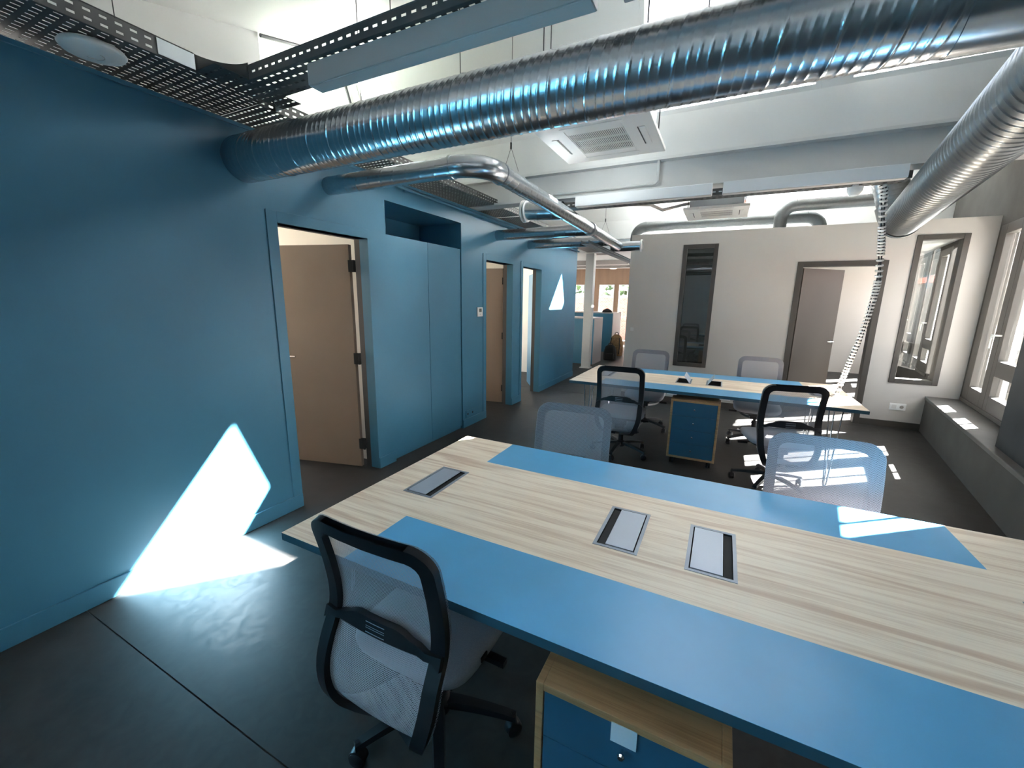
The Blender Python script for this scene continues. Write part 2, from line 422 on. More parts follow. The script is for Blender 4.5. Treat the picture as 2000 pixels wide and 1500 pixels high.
def win_frame(idx, x0, x1, z0, z1, label, gm_='glass'):
    r = empty('window_%d' % idx, (x0, YB, z0)); r['kind'] = 'structure'; r['label'] = label
    w = x1 - x0; h = z1 - z0; k = .058; f = MB()
    f.box((0, -.014, 0), (k, PT + .01, h)).box((w - k, -.014, 0), (w, PT + .01, h)).box((k, -.014, 0), (w - k, PT + .01, k)).box((k, -.014, h - k), (w - k, PT + .01, h))
    f.build('frame', 'taupe_frame', r, bevel=.003)
    BX((k, .045, k), (w - k, .051, h - k)).build('pane', gm_, r)
win_frame(1, *W1, 'tall narrow fixed window in the pale partition beside the switch', 'glass_dark')
win_frame(2, *W2, 'tall narrow fixed window in the pale partition above the socket')
fr = MB(); k = .068
fr.box((DR[0], YB - .014, 0), (DR[0] + k, YB + PT + .01, 2.155)).box((DR[1] - k, YB - .014, 0), (DR[1], YB + PT + .01, 2.155)).box((DR[0] + k, YB - .014, 2.155 - k), (DR[1] - k, YB + PT + .01, 2.155))
struct('trim_7', fr, 'taupe_frame', bevel=.003, label='dark taupe door frame in the pale partition')
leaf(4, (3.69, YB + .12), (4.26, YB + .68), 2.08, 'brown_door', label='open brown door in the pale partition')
# meeting room behind the partition
mr = MB()
mr.box((PX0, YB + PT, 0), (PX0 + .1, 12.2, HP))
struct('wall_meeting_left', mr, 'cream_paint', label='side wall of the room behind the partition')
struct('wall_meeting_back', BX((PX0, 12.2, 0), (6.3, 12.3, HP)), 'cream_paint', label='far wall of the room behind the partition')
struct('ceiling_meeting', MB().prism([(PX0, YB + PT), (5.53, YB + PT), (6.32, 12.3), (PX0, 12.3)], 2, HP - .06, HP), 'white_paint', label='flat ceiling of the room behind the partition')

# ------------------------------------------------------------------ right wall (angled), sill, windows
RD = Vector((.1531, .9882, 0))                # along the wall, away from the camera
RM = Matrix.Translation((5.51, 7.0, 0)) @ Matrix(((RD.y, RD.x, 0, 0), (-RD.x, RD.y, 0, 0), (0, 0, 1, 0), (0, 0, 0, 1)))
# local frame: +y along RD, +x outwards
def rstruct(name, mb, m, label, **kw):
    o = struct(name, mb, m, label=label, **kw); o.matrix_world = RM; return o
OUT = .15
rw = MB()
def rbox(u0, u1, z0, z1, x0=0, x1=OUT): rw.box((x0, u0, z0), (x1, u1, z1))
# window bays: (u0,u1,z0,z1)
bays = [(-1.60, -.05, .46, 2.50), (.18, 1.73, .46, 2.50), (1.95, 3.50, .46, 2.50), (3.72, 5.27, .46, 2.50), (-4.12, -3.40, .46, 2.50)]
edges = [-14.2, -4.12, -3.40, -1.60, -.05, .18, 1.73, 1.95, 3.50, 3.72, 5.27, 6.2]
HR = 3.2
for i in range(0, len(edges), 2): rbox(edges[i], edges[i + 1], 0, HR)
for b in bays: rbox(b[0], b[1], 0, b[2]); rbox(b[0], b[1], b[3], HR)
for kk in (-2, -1, 0, 1):                     # gable triangles under each shed
    Yk = 4.4 + 5 * kk; uu = lambda y: (y - 7.0) / .9882
    rw.prism([(uu(Yk - 4.86) - .1, HR), (uu(Yk + .1), HR), (uu(Yk + .1), 3.30), (uu(Yk - .33), 4.50), (uu(Yk - 4.86) - .1, 3.28)], 0, 0, OUT)
wall_right = rstruct('wall_right', rw, 'wall_grey', 'dark grey outer wall at an angle with deep window bays')
sl = MB(); sl.box((-.305, -14, 0), (0, -.02, .415)); rstruct('wall_sill_base', sl, 'wall_grey', 'low grey wall carrying the window sill')
sl = MB(); sl.box((-.315, -14, .415), (.0, -.02, .455)); rstruct('trim_8', sl, 'sill_grey', 'grey stone window sill slab', bevel=.006)
pr = MB(); pr.box((-.25, -3.6, .455), (0, -2.32, 3.2)); rstruct('wall_pier', pr, 'pier_dark', 'dark masonry pier standing on the window sill', bevel=.004)

def casement(idx, u0, u1, label, handle=True, single=False):
    """timber window of two panels: long pane | long pane over small pane"""
    r = empty('window_%d' % idx); r.matrix_world = RM; r['kind'] = 'structure'; r['label'] = label
    z0, z1 = .46, 2.50
    def panel(ua, ub, holes):
        f = MB(); x0, x1 = .0, .075
        hs = sorted(holes, key=lambda q: q[2]); zc = z0
        ha, hb = hs[0][0], hs[0][1]
        f.box((x0, ua, z0), (x1, ha, z1)).box((x0, hb, z0), (x1, ub, z1))
        for (a, b, c, d) in hs: f.box((x0, ha, zc), (x1, hb, c)); zc = d
        f.box((x0, ha, zc), (x1, hb, z1))
        o = f.build('casement', 'taupe_frame', r, bevel=.004)
        for (a, b, c, d) in hs:
            BX((.045, a, c), (.051, b, d)).build('pane', 'glass', o)
            mb_ = BX((.052, (a + b) / 2 - .012, c), (.068, (a + b) / 2 + .012, d)); mb_.build('glazing_bar', 'taupe_frame', o)
        return o
    if single:
        m_ = u1
        leafo = panel(u0, u1, [(u0 + .20, u1 - .17, .66, 2.26)])
    else:
        m_ = u0 + .77
        panel(u0, m_ - .004, [(u0 + .16, m_ - .10, .66, .88), (u0 + .16, m_ - .10, 1.04, 2.39)])
        leafo = panel(m_ + .004, u1, [(m_ + .15, u1 - .20, .66, 2.39)])
    if handle:
        h = MB(); h.tube([(.0, m_ - .05, 1.30), (-.05, m_ - .05, 1.30), (-.055, m_ - .04, 1.30), (-.055, m_ + .0, 1.29)], .010, 10).tube([(-.055, m_ + .01, 1.31), (-.055, m_ + .02, 1.16)], .009, 10)
        h.build('handle', 'plastic_white', leafo, smooth=True)
    BX((-.012, u0, z0), (0, u1, z0 + .045)).build('bottom_rail', 'taupe_frame', r, bevel=.003)
casement(3, -1.60, -.05, 'dark taupe timber casement window with a small lower pane beside the partition')
casement(4, .18, 1.73, 'dark taupe casement window of the room behind the partition', True)
casement(30, 1.95, 3.50, 'dark taupe casement window further along the room behind the partition', True)
casement(31, 3.72, 5.27, 'dark taupe casement window at the end of the room behind the partition', True)
casement(5, -4.12, -3.40, 'dark taupe casement window behind the dark pier', False, True)

# ------------------------------------------------------------------ shed roof: bulkheads, glazing, slopes, beams
SL = .357                                      # lean of the glazing (dy per dz)
XL, XR = -3.4, 6.2
ZS, ZT = 3.28, 4.42
def inclined_panel(mb, Y, x0, x1, z0, z1, th=.07):
    y0 = Y - SL * (z0 - ZS); y1 = Y - SL * (z1 - ZS)
    mb.add([(x0, y0, z0), (x1, y0, z0), (x1, y0 + th, z0), (x0, y0 + th, z0), (x0, y1, z1), (x1, y1, z1), (x1, y1 + th, z1), (x0, y1 + th, z1)],
           [(3, 2, 1, 0), (4, 5, 6, 7), (0, 1, 5, 4), (1, 2, 6, 5), (2, 3, 7, 6), (3, 0, 4, 7)])
wcount = [6]
def shed(k, panes, beam=True):
    Y = 4.4 + 5 * k
    b = BX((XL, Y, 2.92), (XR, Y + .12, ZS))
    xs_ = sorted(panes); cur = XL
    for (x0, x1, za, zb) in xs_:
        inclined_panel(b, Y, cur, x0, ZS, ZT); cur = x1
        if za > ZS: inclined_panel(b, Y, x0, x1, ZS, za)
        if zb < ZT: inclined_panel(b, Y, x0, x1, zb, ZT)
    inclined_panel(b, Y, cur, XR, ZS, ZT)
    struct('wall_bulkhead_%d' % (k + 3), b, 'white_paint', label='white bulkhead below a leaning row of roof glazing')
    for (x0, x1, za, zb) in xs_:
        r = empty('window_%d' % wcount[0], (x0, Y, za)); r.location = (0, 0, 0); r['kind'] = 'structure'; r['label'] = 'white framed roof light in the leaning glazing row'; wcount[0] += 1
        f = MB(); t = .04
        for (a, c, d, e) in ((x0, x0 + t, za, zb), (x1 - t, x1, za, zb), (x0 + t, x1 - t, za, za + t), (x0 + t, x1 - t, zb - t, zb)): inclined_panel(f, Y + .012, a, c, d, e, .045)
        f.build('frame', 'white_paint', r)
        g = MB(); inclined_panel(g, Y + .03, x0 + t, x1 - t, za + t, zb - t, .006); g.build('pane', 'glass', r)
    ro = MB(); yt = Y - SL * (ZT - ZS)
    ro.prism([(yt + .10, ZT), (yt + .10, ZT + .16), (Y - 4.86, 3.36), (Y - 4.86, 3.20)], 0, XL - .1, XR + .1)
    struct('ceiling_slope_%d' % (k + 3), ro, 'white_paint', label='white underside of the sloping shed roof')
    if beam:
        bm_ = MB(); bm_.box((XL, Y + .05, 2.66), (XR, Y + .075, 2.92)).box((XL, Y - .03, 2.64), (XR, Y + .15, 2.665)).box((XL, Y - .03, 2.90), (XR, Y + .15, 2.925))
        o = struct('ceiling_beam_%d' % (k + 3), bm_, 'beam_white', label='white painted steel beam under the bulkhead')
shed(0, [(1.86, 3.28, ZS, 4.36), (3.44, 4.44, ZS, 3.90), (-1.45, -.9, 3.7, 4.36)])
shed(1, [(2.07, 3.12, ZS + .1, 4.00), (3.5, 4.8, ZS, 4.2)])
shed(-1, [(0.1, 1.6, ZS, 4.36), (1.8, 3.2, ZS, 4.36)])
shed(-2, [], False)
# white conduit on the beam face
cd = MB(); cd.tube([(1.02, 4.40, 2.665), (1.02, 4.40, 2.70), (2.06, 4.40, 2.70), (2.08, 4.40, 2.72), (2.08, 4.40, 2.90)], .014, 8)
struct('trim_9', cd, 'beam_white', label='white cable conduit clipped to the painted beam', smooth=True)
# unseen boards added to block sun at the first roof light, bar a slit
hg = lambda x: 5.87 + (x - 5.17) * .882
hs = empty('sun_blocker', (0, 6.6, 0))
MB().prism([(4.2, 3.9), (6.1, 3.9), (6.1, 5.5), (6.29, hg(6.29) - .078), (4.2, hg(4.2) - .078)], 1, 0, .10).build('casing', 'blocker_grey', hs)  # lower blocker slab, its top edge cut to shape the sun slit
MB().prism([(4.2, hg(4.2) + .078), (6.34, hg(6.34) + .078), (6.72, hg(6.34) + 1.3), (4.2, hg(4.2) + 1.9)], 1, 0, .10).build('upper_blocker', 'blocker_grey', hs)
for x, w in ((4.22, .1), (6.0, .36)): MB().prism([(x, hg(x) - .09), (x + w, hg(x + w) - .09), (x + w, hg(x + w) + .09), (x, hg(x) + .09)], 1, .002, .098).build('slit_stop', 'blocker_grey', hs)  # added stops closing the slit ends against stray sun
tag(hs, 'added grey sun blocker of two slabs with a slit, unseen above the roof', 'roof housing')
# upper gable left, above the offices
gl = MB(); xg = -1.6
def gp(poly): gl.prism(poly, 0, xg - .1, xg)
def roofz(y, Y): return 3.20 + (y - (Y - 4.86)) * (ZT - 3.20) / ((Y - SL * (ZT - ZS) + .10) - (Y - 4.86))
gp([(-.6, 2.6), (3.02, 2.6), (3.02, roofz(3.02, 4.4)), (-.46, 3.2), (-.6, 3.28)])
gp([(3.02, 2.6), (4.4, 2.6), (4.4, 3.28), (4.38, 3.32), (3.02, 3.32)])
gp([(4.4, 2.6), (9.4, 2.6), (9.4, 3.28), (9.0, 4.42), (4.54, 3.2), (4.4, 3.28)])
gp([(-5.6, 2.6), (-.6, 2.6), (-.6, 3.28), (-1.0, 4.42), (-5.46, 3.2)])
struct('wall_gable', gl, 'white_paint', label='white upper gable wall above the offices')
gw = empty('window_%d' % wcount[0]); gw['kind'] = 'structure'; gw['label'] = 'sloping glazed opening with a black edge high above the offices'; wcount[0] += 1
gm = MB(); gm.tube([(xg + .02, 3.03, roofz(3.03, 4.4) - .03), (xg + .02, 3.97, roofz(3.97, 4.4) - .03), (xg + .02, 4.36, 3.34)], .018, 6)
gm.build('frame', 'wire_dark', gw, smooth=True)
MB().prism([(3.03, 3.33), (4.36, 3.33), (4.0, 4.34), (3.96, 4.34), (3.03, roofz(3.03, 4.4) - .03)], 0, xg - .06, xg - .05).build('pane', 'glass_green', gw)

ew = MB()
for kk in (-2, -1, 0, 1):
    Yk = 4.4 + 5 * kk
    if kk == 0:
        ew.prism([(Yk - 5, 2.6), (Yk, 2.6), (Yk, 3.28), (Yk - 5, 3.28)], 0, -3.5, -3.4)
        ew.prism([(Yk - 4.9, 3.28), (Yk - 2.6, 3.28), (Yk - 2.6, roofz(Yk - 2.6, Yk) + .08)], 0, -3.5, -3.4)
    else:
        ew.prism([(Yk - 5, 2.6), (Yk, 2.6), (Yk, 3.28), (Yk - .4, 4.45), (Yk - 4.86, 3.28), (Yk - 5, 3.28)], 0, -3.5, -3.4)
struct('wall_gable_outer', ew, 'white_paint', label='white outer gable wall far above the offices')

# end wall behind the camera
eb = MB(); eb.box((-3.4, -6.9, 0), (6, -6.8, 4.6))
struct('wall_rear', eb, 'white_paint', label='plain white wall at the near end of the room')

# ------------------------------------------------------------------ reception area beyond the blue wall
struct('wall_reception_left', BX((-3.5, 8.4, 0), (-3.4, 16.0, 2.75)), 'white_paint', label='white side wall of the reception area')
struct('wall_reception_right', BX((1.32, 12.3, 0), (1.45, 16.0, 2.75)), 'white_paint', label='white wall on the right of the reception area')
struct('ceiling_reception', BX((-3.5, 9.53, 2.75), (1.46, 16.1, 2.9)), 'white_paint', label='low white ceiling over the reception area')
cs = MB()
for y in (12.4, 13.6): cs.box((-3.4, y, 2.62), (.2, y + .16, 2.75))
struct('trim_10', cs, 'lamp_grey', label='grey channel beams under the reception ceiling')
FY = 15.6
fw = MB(); panes_far = [(-2.62, -2.02, .12, 2.18), (-1.47, -.90, .12, 2.18), (-.74, -.02, .12, 2.18), (.2, .9, .12, 2.18)]
cur = -3.5
for (a, b, c, d) in panes_far:
    fw.box((cur, FY, 0), (a, FY + .08, 2.75)); fw.box((a, FY, 0), (b, FY + .08, c)); fw.box((a, FY, d), (b, FY + .08, 2.75)); cur = b
fw.box((cur, FY, 0), (1.45, FY + .08, 2.75))
struct('wall_reception_front', fw, 'wood_frame', label='brown timber shopfront wall with tall windows')
for (a, b, c, d) in panes_far:
    r = empty('window_%d' % wcount[0]); wcount[0] += 1; r['kind'] = 'structure'; r['label'] = 'tall window in the brown timber front'
    f = MB(); t = .03
    f.box((a, FY - .01, c), (a + t, FY + .04, d)).box((b - t, FY - .01, c), (b, FY + .04, d)).box((a + t, FY - .01, c), (b - t, FY + .04, c + t)).box((a + t, FY - .01, d - t), (b - t, FY + .04, d)).box((a + t, FY, 1.0), (b - t, FY + .03, 1.025)); f.build('frame', 'white_paint', r)
    BX((a + t, FY + .03, c + t), (b - t, FY + .036, d - t)).build('pane', 'glass', r)
col = BX((-.17, 9.55, .02), (.02, 9.72, 2.75)); col.box((-.20, 9.52, 0), (.05, 9.75, .02))
struct('trim_11', col, 'white_paint', bevel=.004, label='square white column at the end of the blue wall')
struct('wall_reception_post', BX((-.03, 14.9, 0), (.10, 15.0, 2.6)), 'white_paint', label='slim white post beside the timber front')
def counter(name, x0, x1, y0, y1, z, label):
    r = empty(name, ((x0 + x1) / 2, y0, 0))
    lx, ly = (x1 - x0) / 2, y1 - y0
    BX((-lx, 0, 0), (lx - .02, .03, z)).build('front_panel', 'blue_paint', r)
    BX((lx - .02, 0, 0), (lx, ly, z)).build('end_panel', 'counter_grey', r)
    BX((-lx, 0, z), (lx, ly, z + .03)).build('worktop', 'counter_grey', r, bevel=.003)
    tag(r, label, 'counter')
counter('reception_counter', -2.2, -.06, 10.2, 10.95, 1.14, 'teal fronted reception counter behind the white column')
counter('reception_counter', -1.6, -.27, 13.0, 14.1, 1.20, 'teal fronted counter with a dark bag lying on it')
def bag(name, loc, sx, sy, sz, m, label, lean=0.0):
    r = empty(name, loc); mb = MB(); rg = []
    for i in range(9):
        t = i / 8; w = (1 - .45 * t ** 2.2) * (1 - .12 * (1 - t) ** 4); z = sz * t
        if i == 8: w *= .55
        rg.append([(sx * w * abs(math.cos(a)) ** .7 * (1 if math.cos(a) >= 0 else -1), sy * w * abs(math.sin(a)) ** .7 * (1 if math.sin(a) >= 0 else -1) + lean * t, z) for a in [2 * PI * k_ / 20 for k_ in range(20)]])
    mb.rings(rg); mb.build('body', m, r, smooth=True)
    pk = MB(); pk.box((-sx * .7, -sy * 1.12, sz * .08), (sx * .7, -sy * .6, sz * .45)); pk.build('front_pocket', m, r, bevel=.02, seg=3)
    st = MB(); st.tube([(-.05, lean, sz * .95), (-.045, lean, sz * 1.06), (0, lean, sz * 1.1), (.045, lean, sz * 1.06), (.05, lean, sz * .95)], .012, 8); st.build('carry_loop', 'black_soft', r, smooth=True)
    st = MB()
    for s in (-1, 1): MB().tube([(s * sx * .5, -sy * .9, sz * .85), (s * sx * .62, -sy * 1.25, sz * .5), (s * sx * .6, -sy * 1.1, sz * .1)], .014, 8).build('strap', 'black_soft', r, smooth=True)
    tag(r, label, 'backpack')
bag('backpack', (.10, 11.3, 0), .19, .13, .42, 'black_soft', 'black backpack standing on the floor against the tan rucksack')
bag('backpack', (.02, 12.35, 0), .22, .15, .62, 'bag_tan', 'tan and black rucksack leaning by the reception counter')
sb = MB(); rg = []
for i in range(6):
    t = i / 5; rg.append([(.17 * (1 - t * t * .8) * math.cos(a), .12 * (1 - t * t * .8) * math.sin(a), .12 * t) for a in [2 * PI * q / 16 for q in range(16)]])
sb.rings(rg); o = sb.build('soft_bag', 'black_soft', smooth=True); o.location = (-.55, 13.3, 1.23); tag(o, 'small dark bag lying on the teal counter top', 'bag')
dl = MB(); dl.lathe([(.02, 0), (.14, -.01), (.16, -.05), (.10, -.09), (.02, -.10)], 24); o = dl.build('ceiling_light', 'plastic_white', smooth=True); o.location = (-.75, 14.6, 2.75); tag(o, 'round white ceiling light over the reception area', 'ceiling light')

# outdoors
tag(BX((-60, -60, -.30), (60, 60, -.26)).build('ground', 'pavement'), 'pale paved ground outside the building', 'ground', kind='structure')
r = empty('garden_wall', (-1, 19.5, -.26)); BX((-9, 0, 0), (9, .3, 2.0)).build('brickwork', 'brick_far', r); BX((-9, -.04, 2.0), (9, .34, 2.09)).build('coping', 'pavement', r); tag(r, 'red brick garden wall seen through the timber front', 'garden wall')
hd = MB(); rnd = random.Random(3)
for i in range(1500):
    c = Vector((rnd.uniform(-9, 7), rnd.uniform(20.3, 22.5), rnd.uniform(-.2, 4.2))); a = Vector((rnd.gauss(0, 1), rnd.gauss(0, 1), rnd.gauss(0, 1))).normalized() * .2; b = a.orthogonal().normalized() * .12
    hd.add([c - a, c + b, c + a, c - b], [(0, 1, 2, 3)])
o = hd.build('hedge', 'foliage'); tag(o, 'green leafy trees above the brick garden wall', 'foliage', kind='stuff')
# neighbouring tiled roof and pale facade seen through the far roof lights and the side windows
nb = empty('neighbour_house', (3, 24, -.26)); BX((-9, 0, 0), (9, 5, 5.2)).build('wall', 'white_paint', nb)
MB().prism([(-.4, 5.1), (2.5, 7.2), (5.4, 5.1)], 0, -9.3, 9.3).build('roof', 'tile_roof', nb)
tag(nb, 'pale neighbouring house with a red tiled roof', 'house')
nb = empty('neighbour_house', (11.0, 0, -.26)); BX((0, -16, 0), (4, 18, 2.9)).build('wall', 'white_paint', nb); MB().prism([(-.2, 2.85), (2, 3.6), (4.2, 2.85)], 1, -16.2, 18.2).build('roof', 'tile_roof', nb)
tag(nb, 'low pale outbuilding across the yard from the side windows', 'house')

# ------------------------------------------------------------------ desks
ZD, TD = .74, .03
def desk(x0, y0, x1, y1, flaps, label):
    r = empty('bench_desk', ((x0 + x1) / 2, (y0 + y1) / 2, 0))
    ox, oy = (x0 + x1) / 2, (y0 + y1) / 2
    L, W = x1 - x0, y1 - y0
    ix, bd = L / 2 - .325, .312                # inlay half length, inlay depth
    # core with dark blue edge, hollowed where the flaps sit
    hx = [(f[0] - ox - .07, f[0] - ox + .07) for f in flaps]; hy = (-.145, .145)
    core = MB(); xs_ = [-L / 2] + [v for h in hx for v in h] + [L / 2]
    core.box((-L / 2, -W / 2, ZD - TD), (L / 2, hy[0], ZD - .001)).box((-L / 2, hy[1], ZD - TD), (L / 2, W / 2, ZD - .001))
    for i in range(0, len(xs_), 2): core.box((xs_[i], hy[0], ZD - TD), (xs_[i + 1], hy[1], ZD - .001))
    core.build('edge_band', 'blue_edge', r)
    def strip(n, m, a, b, c, d_):
        BX((a, b, ZD - .0009), (c, d_, ZD)).build(n, m, r)
    yb = W / 2 - bd
    wd = MB()
    # wood surface in one sheet with rectangular openings
    cols = sorted(set([-L / 2, -ix, ix, L / 2] + [v for h in hx for v in h])); rows = [-W / 2, -yb, hy[0], hy[1], yb, W / 2]
    for i in range(len(cols) - 1):
        for j in range(5):
            cx, cy = (cols[i] + cols[i + 1]) / 2, (rows[j] + rows[j + 1]) / 2
            if abs(cx) < ix and abs(cy) > yb: continue
            if j == 2 and any(h[0] < cx < h[1] for h in hx): continue
            wd.box((cols[i], rows[j], ZD - .0009), (cols[i + 1], rows[j + 1], ZD))
    wd.build('wood_top', 'desk_wood', r)
    for s in (-1, 1):
        a, b = (-W / 2, -yb) if s < 0 else (yb, W / 2)
        BX((-ix, a, ZD - .0009), (ix, b, ZD)).build('blue_inlay', 'blue_laminate', r)
    # flaps (power boxes)
    for (fx, side, op) in flaps:
        cx = fx - ox; hw, hd = .078, .155
        f = MB(); k_ = .012
        f.box((cx - hw, -hd, ZD), (cx - hw + k_, hd, ZD + .002)).box((cx + hw - k_, -hd, ZD), (cx + hw, hd, ZD + .002)).box((cx - hw + k_, -hd, ZD), (cx + hw - k_, -hd + k_, ZD + .002)).box((cx - hw + k_, hd - k_, ZD), (cx + hw - k_, hd, ZD + .002))
        fo = f.build('power_box', 'alu_frame', r)
        t = MB(); t.box((cx - .069, -.144, ZD - .09), (cx + .069, .144, ZD - .085)).box((cx - .069, -.144, ZD - .09), (cx - .067, .144, ZD)).box((cx + .067, -.144, ZD - .09), (cx + .069, .144, ZD)).box((cx - .067, -.144, ZD - .09), (cx + .067, -.142, ZD)).box((cx - .067, .142, ZD - .09), (cx + .067, .144, ZD))
        t.build('well', 'black_soft', fo)
        x_in = cx + side * .064; x_hinge = cx - side * .062; lw = .098
        lid = BX((0, -.138, -.002), (lw, .138, .002)).build('lid', 'alu_grey', fo, bevel=.001)
        lid.location = (x_hinge, 0, ZD + .0015)
        lid.rotation_euler = (0, -op if side > 0 else PI + op, 0)
        if op < .1:
            BX((min(cx + side * .038, cx + side * .064), -.138, ZD - .012), (max(cx + side * .038, cx + side * .064), .138, ZD - .004)).build('brush_strip', 'black_soft', fo)
    # frame under the top
    fb = MB()
    for s in (-1, 1): fb.box((-L / 2 + .3, s * .35 - .02, ZD - TD - .035), (L / 2 - .3, s * .35 + .02, ZD - TD))
    fb.build('under_frame', 'lamp_white', r)
    for s in (-1, 1): BX((s * .235 - .045, -W / 2 + .012, ZD - TD - .012), (s * .235 + .045, -W / 2 + .05, ZD - TD)).build('bracket', 'plastic_white', r)
    for sx in (-1, 1):
        for sy in (-1, 1):
            lx, ly = sx * (L / 2 - .20), sy * (W / 2 - .10)
            lg = MB(); z1 = ZD - TD
            lg.box((lx - .06, ly - .06, z1 - .004), (lx + .06, ly + .06, z1))
            for dx, dy in ((-.05, 0), (.05, 0), (0, -sy * .06)):
                lg.tube([(lx + dx, ly + dy, z1), (lx + dx * .25, ly + dy * .25 + sy * .03, .03), (lx + dx * .1, ly + sy * .03, .008)], .006, 8)
            lg.tube([(lx - .012, ly + sy * .03, .007), (lx + .012, ly + sy * .03, .007)], .007, 8)
            lg.build('hairpin_leg', 'chrome', r, smooth=True)
    tag(r, label, 'desk', 'bench desks')
    return r
NX0, NX1, NY0, NY1 = 1.392, 3.968, .858, 2.122
FX0, FX1, FY0, FY1 = 1.335, 3.93, 4.255, 5.50
desk(NX0, NY0, NX1, NY1, [(1.632, 1, 0.0), (2.512, -1, 0.0), (2.82, 1, 0.0), (3.73, -1, 0.0)], 'long blue and pale wood desk with all its cable flaps shut')
desk(FX0, FY0, FX1, FY1, [(1.60, 1, 0.0), (2.46, -1, .95), (2.76, 1, .95), (3.67, -1, 0.0)], 'long blue and pale wood desk with two cable flaps standing open')

# ------------------------------------------------------------------ drawer units
def pedestal(x0, y0, label, tape):
    W, D, z0, z1 = .436, .56, .075, .668
    r = empty('drawer_unit', (x0 + W / 2, y0, 0)); t = .02
    c = MB(); c.box((-W / 2, 0, z0), (-W / 2 + t, D, z1)).box((W / 2 - t, 0, z0), (W / 2, D, z1)).box((-W / 2 + t, 0, z1 - t), (W / 2 - t, D, z1)).box((-W / 2 + t, 0, z0), (W / 2 - t, D, z0 + t)).box((-W / 2 + t, D - .01, z0 + t), (W / 2 - t, D, z1 - t))
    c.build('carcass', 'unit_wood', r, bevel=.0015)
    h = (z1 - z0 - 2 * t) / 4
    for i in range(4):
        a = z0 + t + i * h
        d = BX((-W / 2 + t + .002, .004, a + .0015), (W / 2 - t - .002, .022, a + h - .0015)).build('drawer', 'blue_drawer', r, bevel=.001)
        kb = MB().lathe([(.003, 0), (.003, .010), (.008, .013), (.009, .018), (.006, .022), (.001, .023)], 14, Matrix.Translation((0, .004, a + h * .52)) @ Matrix.Rotation(PI / 2, 4, 'X'))
        kb.build('knob', 'chrome', d, smooth=True)
        BX((-W / 2 + t, .022, a + .01), (W / 2 - t, D - .02, a + h - .01)).build('drawer_box', 'black_soft', d)
    for sx in (-1, 1):
        for sy in (.06, D - .06):
            cx = sx * (W / 2 - .05); ca = MB()
            ca.box((cx - .02, sy - .02, .062), (cx + .02, sy + .02, z0))
            ca.tube([(cx - .018, sy, .0275), (cx - .004, sy, .0275)], .0275, 18).tube([(cx + .004, sy, .0275), (cx + .018, sy, .0275)], .0275, 18).box((cx - .004, sy - .01, .0275), (cx + .004, sy + .01, .065))
            ca.build('caster', 'black_plastic', r, smooth=True)
    if tape:
        BX((-.028, -.0016, z1 - .068), (.030, .0035, z1 - t + .004)).build('tape_piece', 'tape', r)
    tag(r, label, 'drawer unit', 'drawer units'); return r
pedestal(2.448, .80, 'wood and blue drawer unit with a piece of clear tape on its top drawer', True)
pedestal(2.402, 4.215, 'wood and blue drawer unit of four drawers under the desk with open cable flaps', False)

# ------------------------------------------------------------------ swivel chairs
def interp(tab, t):
    for i in range(len(tab) - 1):
        if t <= tab[i + 1][0]:
            u = (t - tab[i][0]) / (tab[i + 1][0] - tab[i][0]); u = u * u * (3 - 2 * u) if False else u
            return tuple(tab[i][j] + (tab[i + 1][j] - tab[i][j]) * u for j in range(1, len(tab[i])))
    return tab[-1][1:]
# profile of the back (y,z) from under the seat up
def catmull(pts, n=10):
    out = []
    for i in range(len(pts) - 1):
        p0 = Vector(pts[max(i - 1, 0)]); p1 = Vector(pts[i]); p2 = Vector(pts[i + 1]); p3 = Vector(pts[min(i + 2, len(pts) - 1)])
        for j in range(n):
            t = j / n
            out.append(.5 * ((2 * p1) + (-p0 + p2) * t + (2 * p0 - 5 * p1 + 4 * p2 - p3) * t * t + (-p0 + 3 * p1 - 3 * p2 + p3) * t ** 3))
    out.append(Vector(pts[-1])); return out
PROF = catmull([(-.06, .305), (-.17, .292), (-.26, .305), (-.312, .36), (-.322, .43), (-.297, .52), (-.255, .61), (-.247, .69), (-.260, .79), (-.280, .88), (-.305, .975)], 10)
SARC = [0]
for i in range(1, len(PROF)): SARC.append(SARC[-1] + (PROF[i] - PROF[i - 1]).length)
STOT = SARC[-1]
def surf(x, s, off=0.0):
    s = min(max(s, 0), STOT); i = 0
    while i < len(SARC) - 2 and SARC[i + 1] < s: i += 1
    u = (s - SARC[i]) / (SARC[i + 1] - SARC[i]); p = PROF[i].lerp(PROF[i + 1], u)
    a, b = PROF[max(i - 1, 0)], PROF[min(i + 2, len(PROF) - 1)]; t = (b - a).normalized(); n = Vector((t.y, -t.x))   # towards the sitter / up
    if n.x < 0 and t.y > .3: n = -n
    curve = .35 * x * x                       # sides come slightly forward
    return Vector((x, p.x + n.x * off + curve * max(0, t.y), p.y + n.y * off))
WB = .228
def halfw(s):
    if s > STOT - .075:
        q = s - (STOT - .075); return WB - .075 + math.sqrt(max(0, .075 ** 2 - q * q)) if q < .0749 else WB - .075
    if s < .42:
        t = s / .42; return .05 + (WB - .05) * math.sin(t * PI / 2) ** 1.5
    return WB
S_IN0, S_IN1 = .19, STOT - .048
def innerw(s):
    w = halfw(s) - .044
    if s > S_IN1 - .04:
        q = s - (S_IN1 - .04); w = min(w, WB - .044 - .04 + math.sqrt(max(0, .04 ** 2 - q * q)))
    if s < S_IN0 + .05:
        w = min(w, .02 + (halfw(s) - .06) * math.sqrt(max(0, (s - S_IN0) / .05)))
    return max(w, .004)
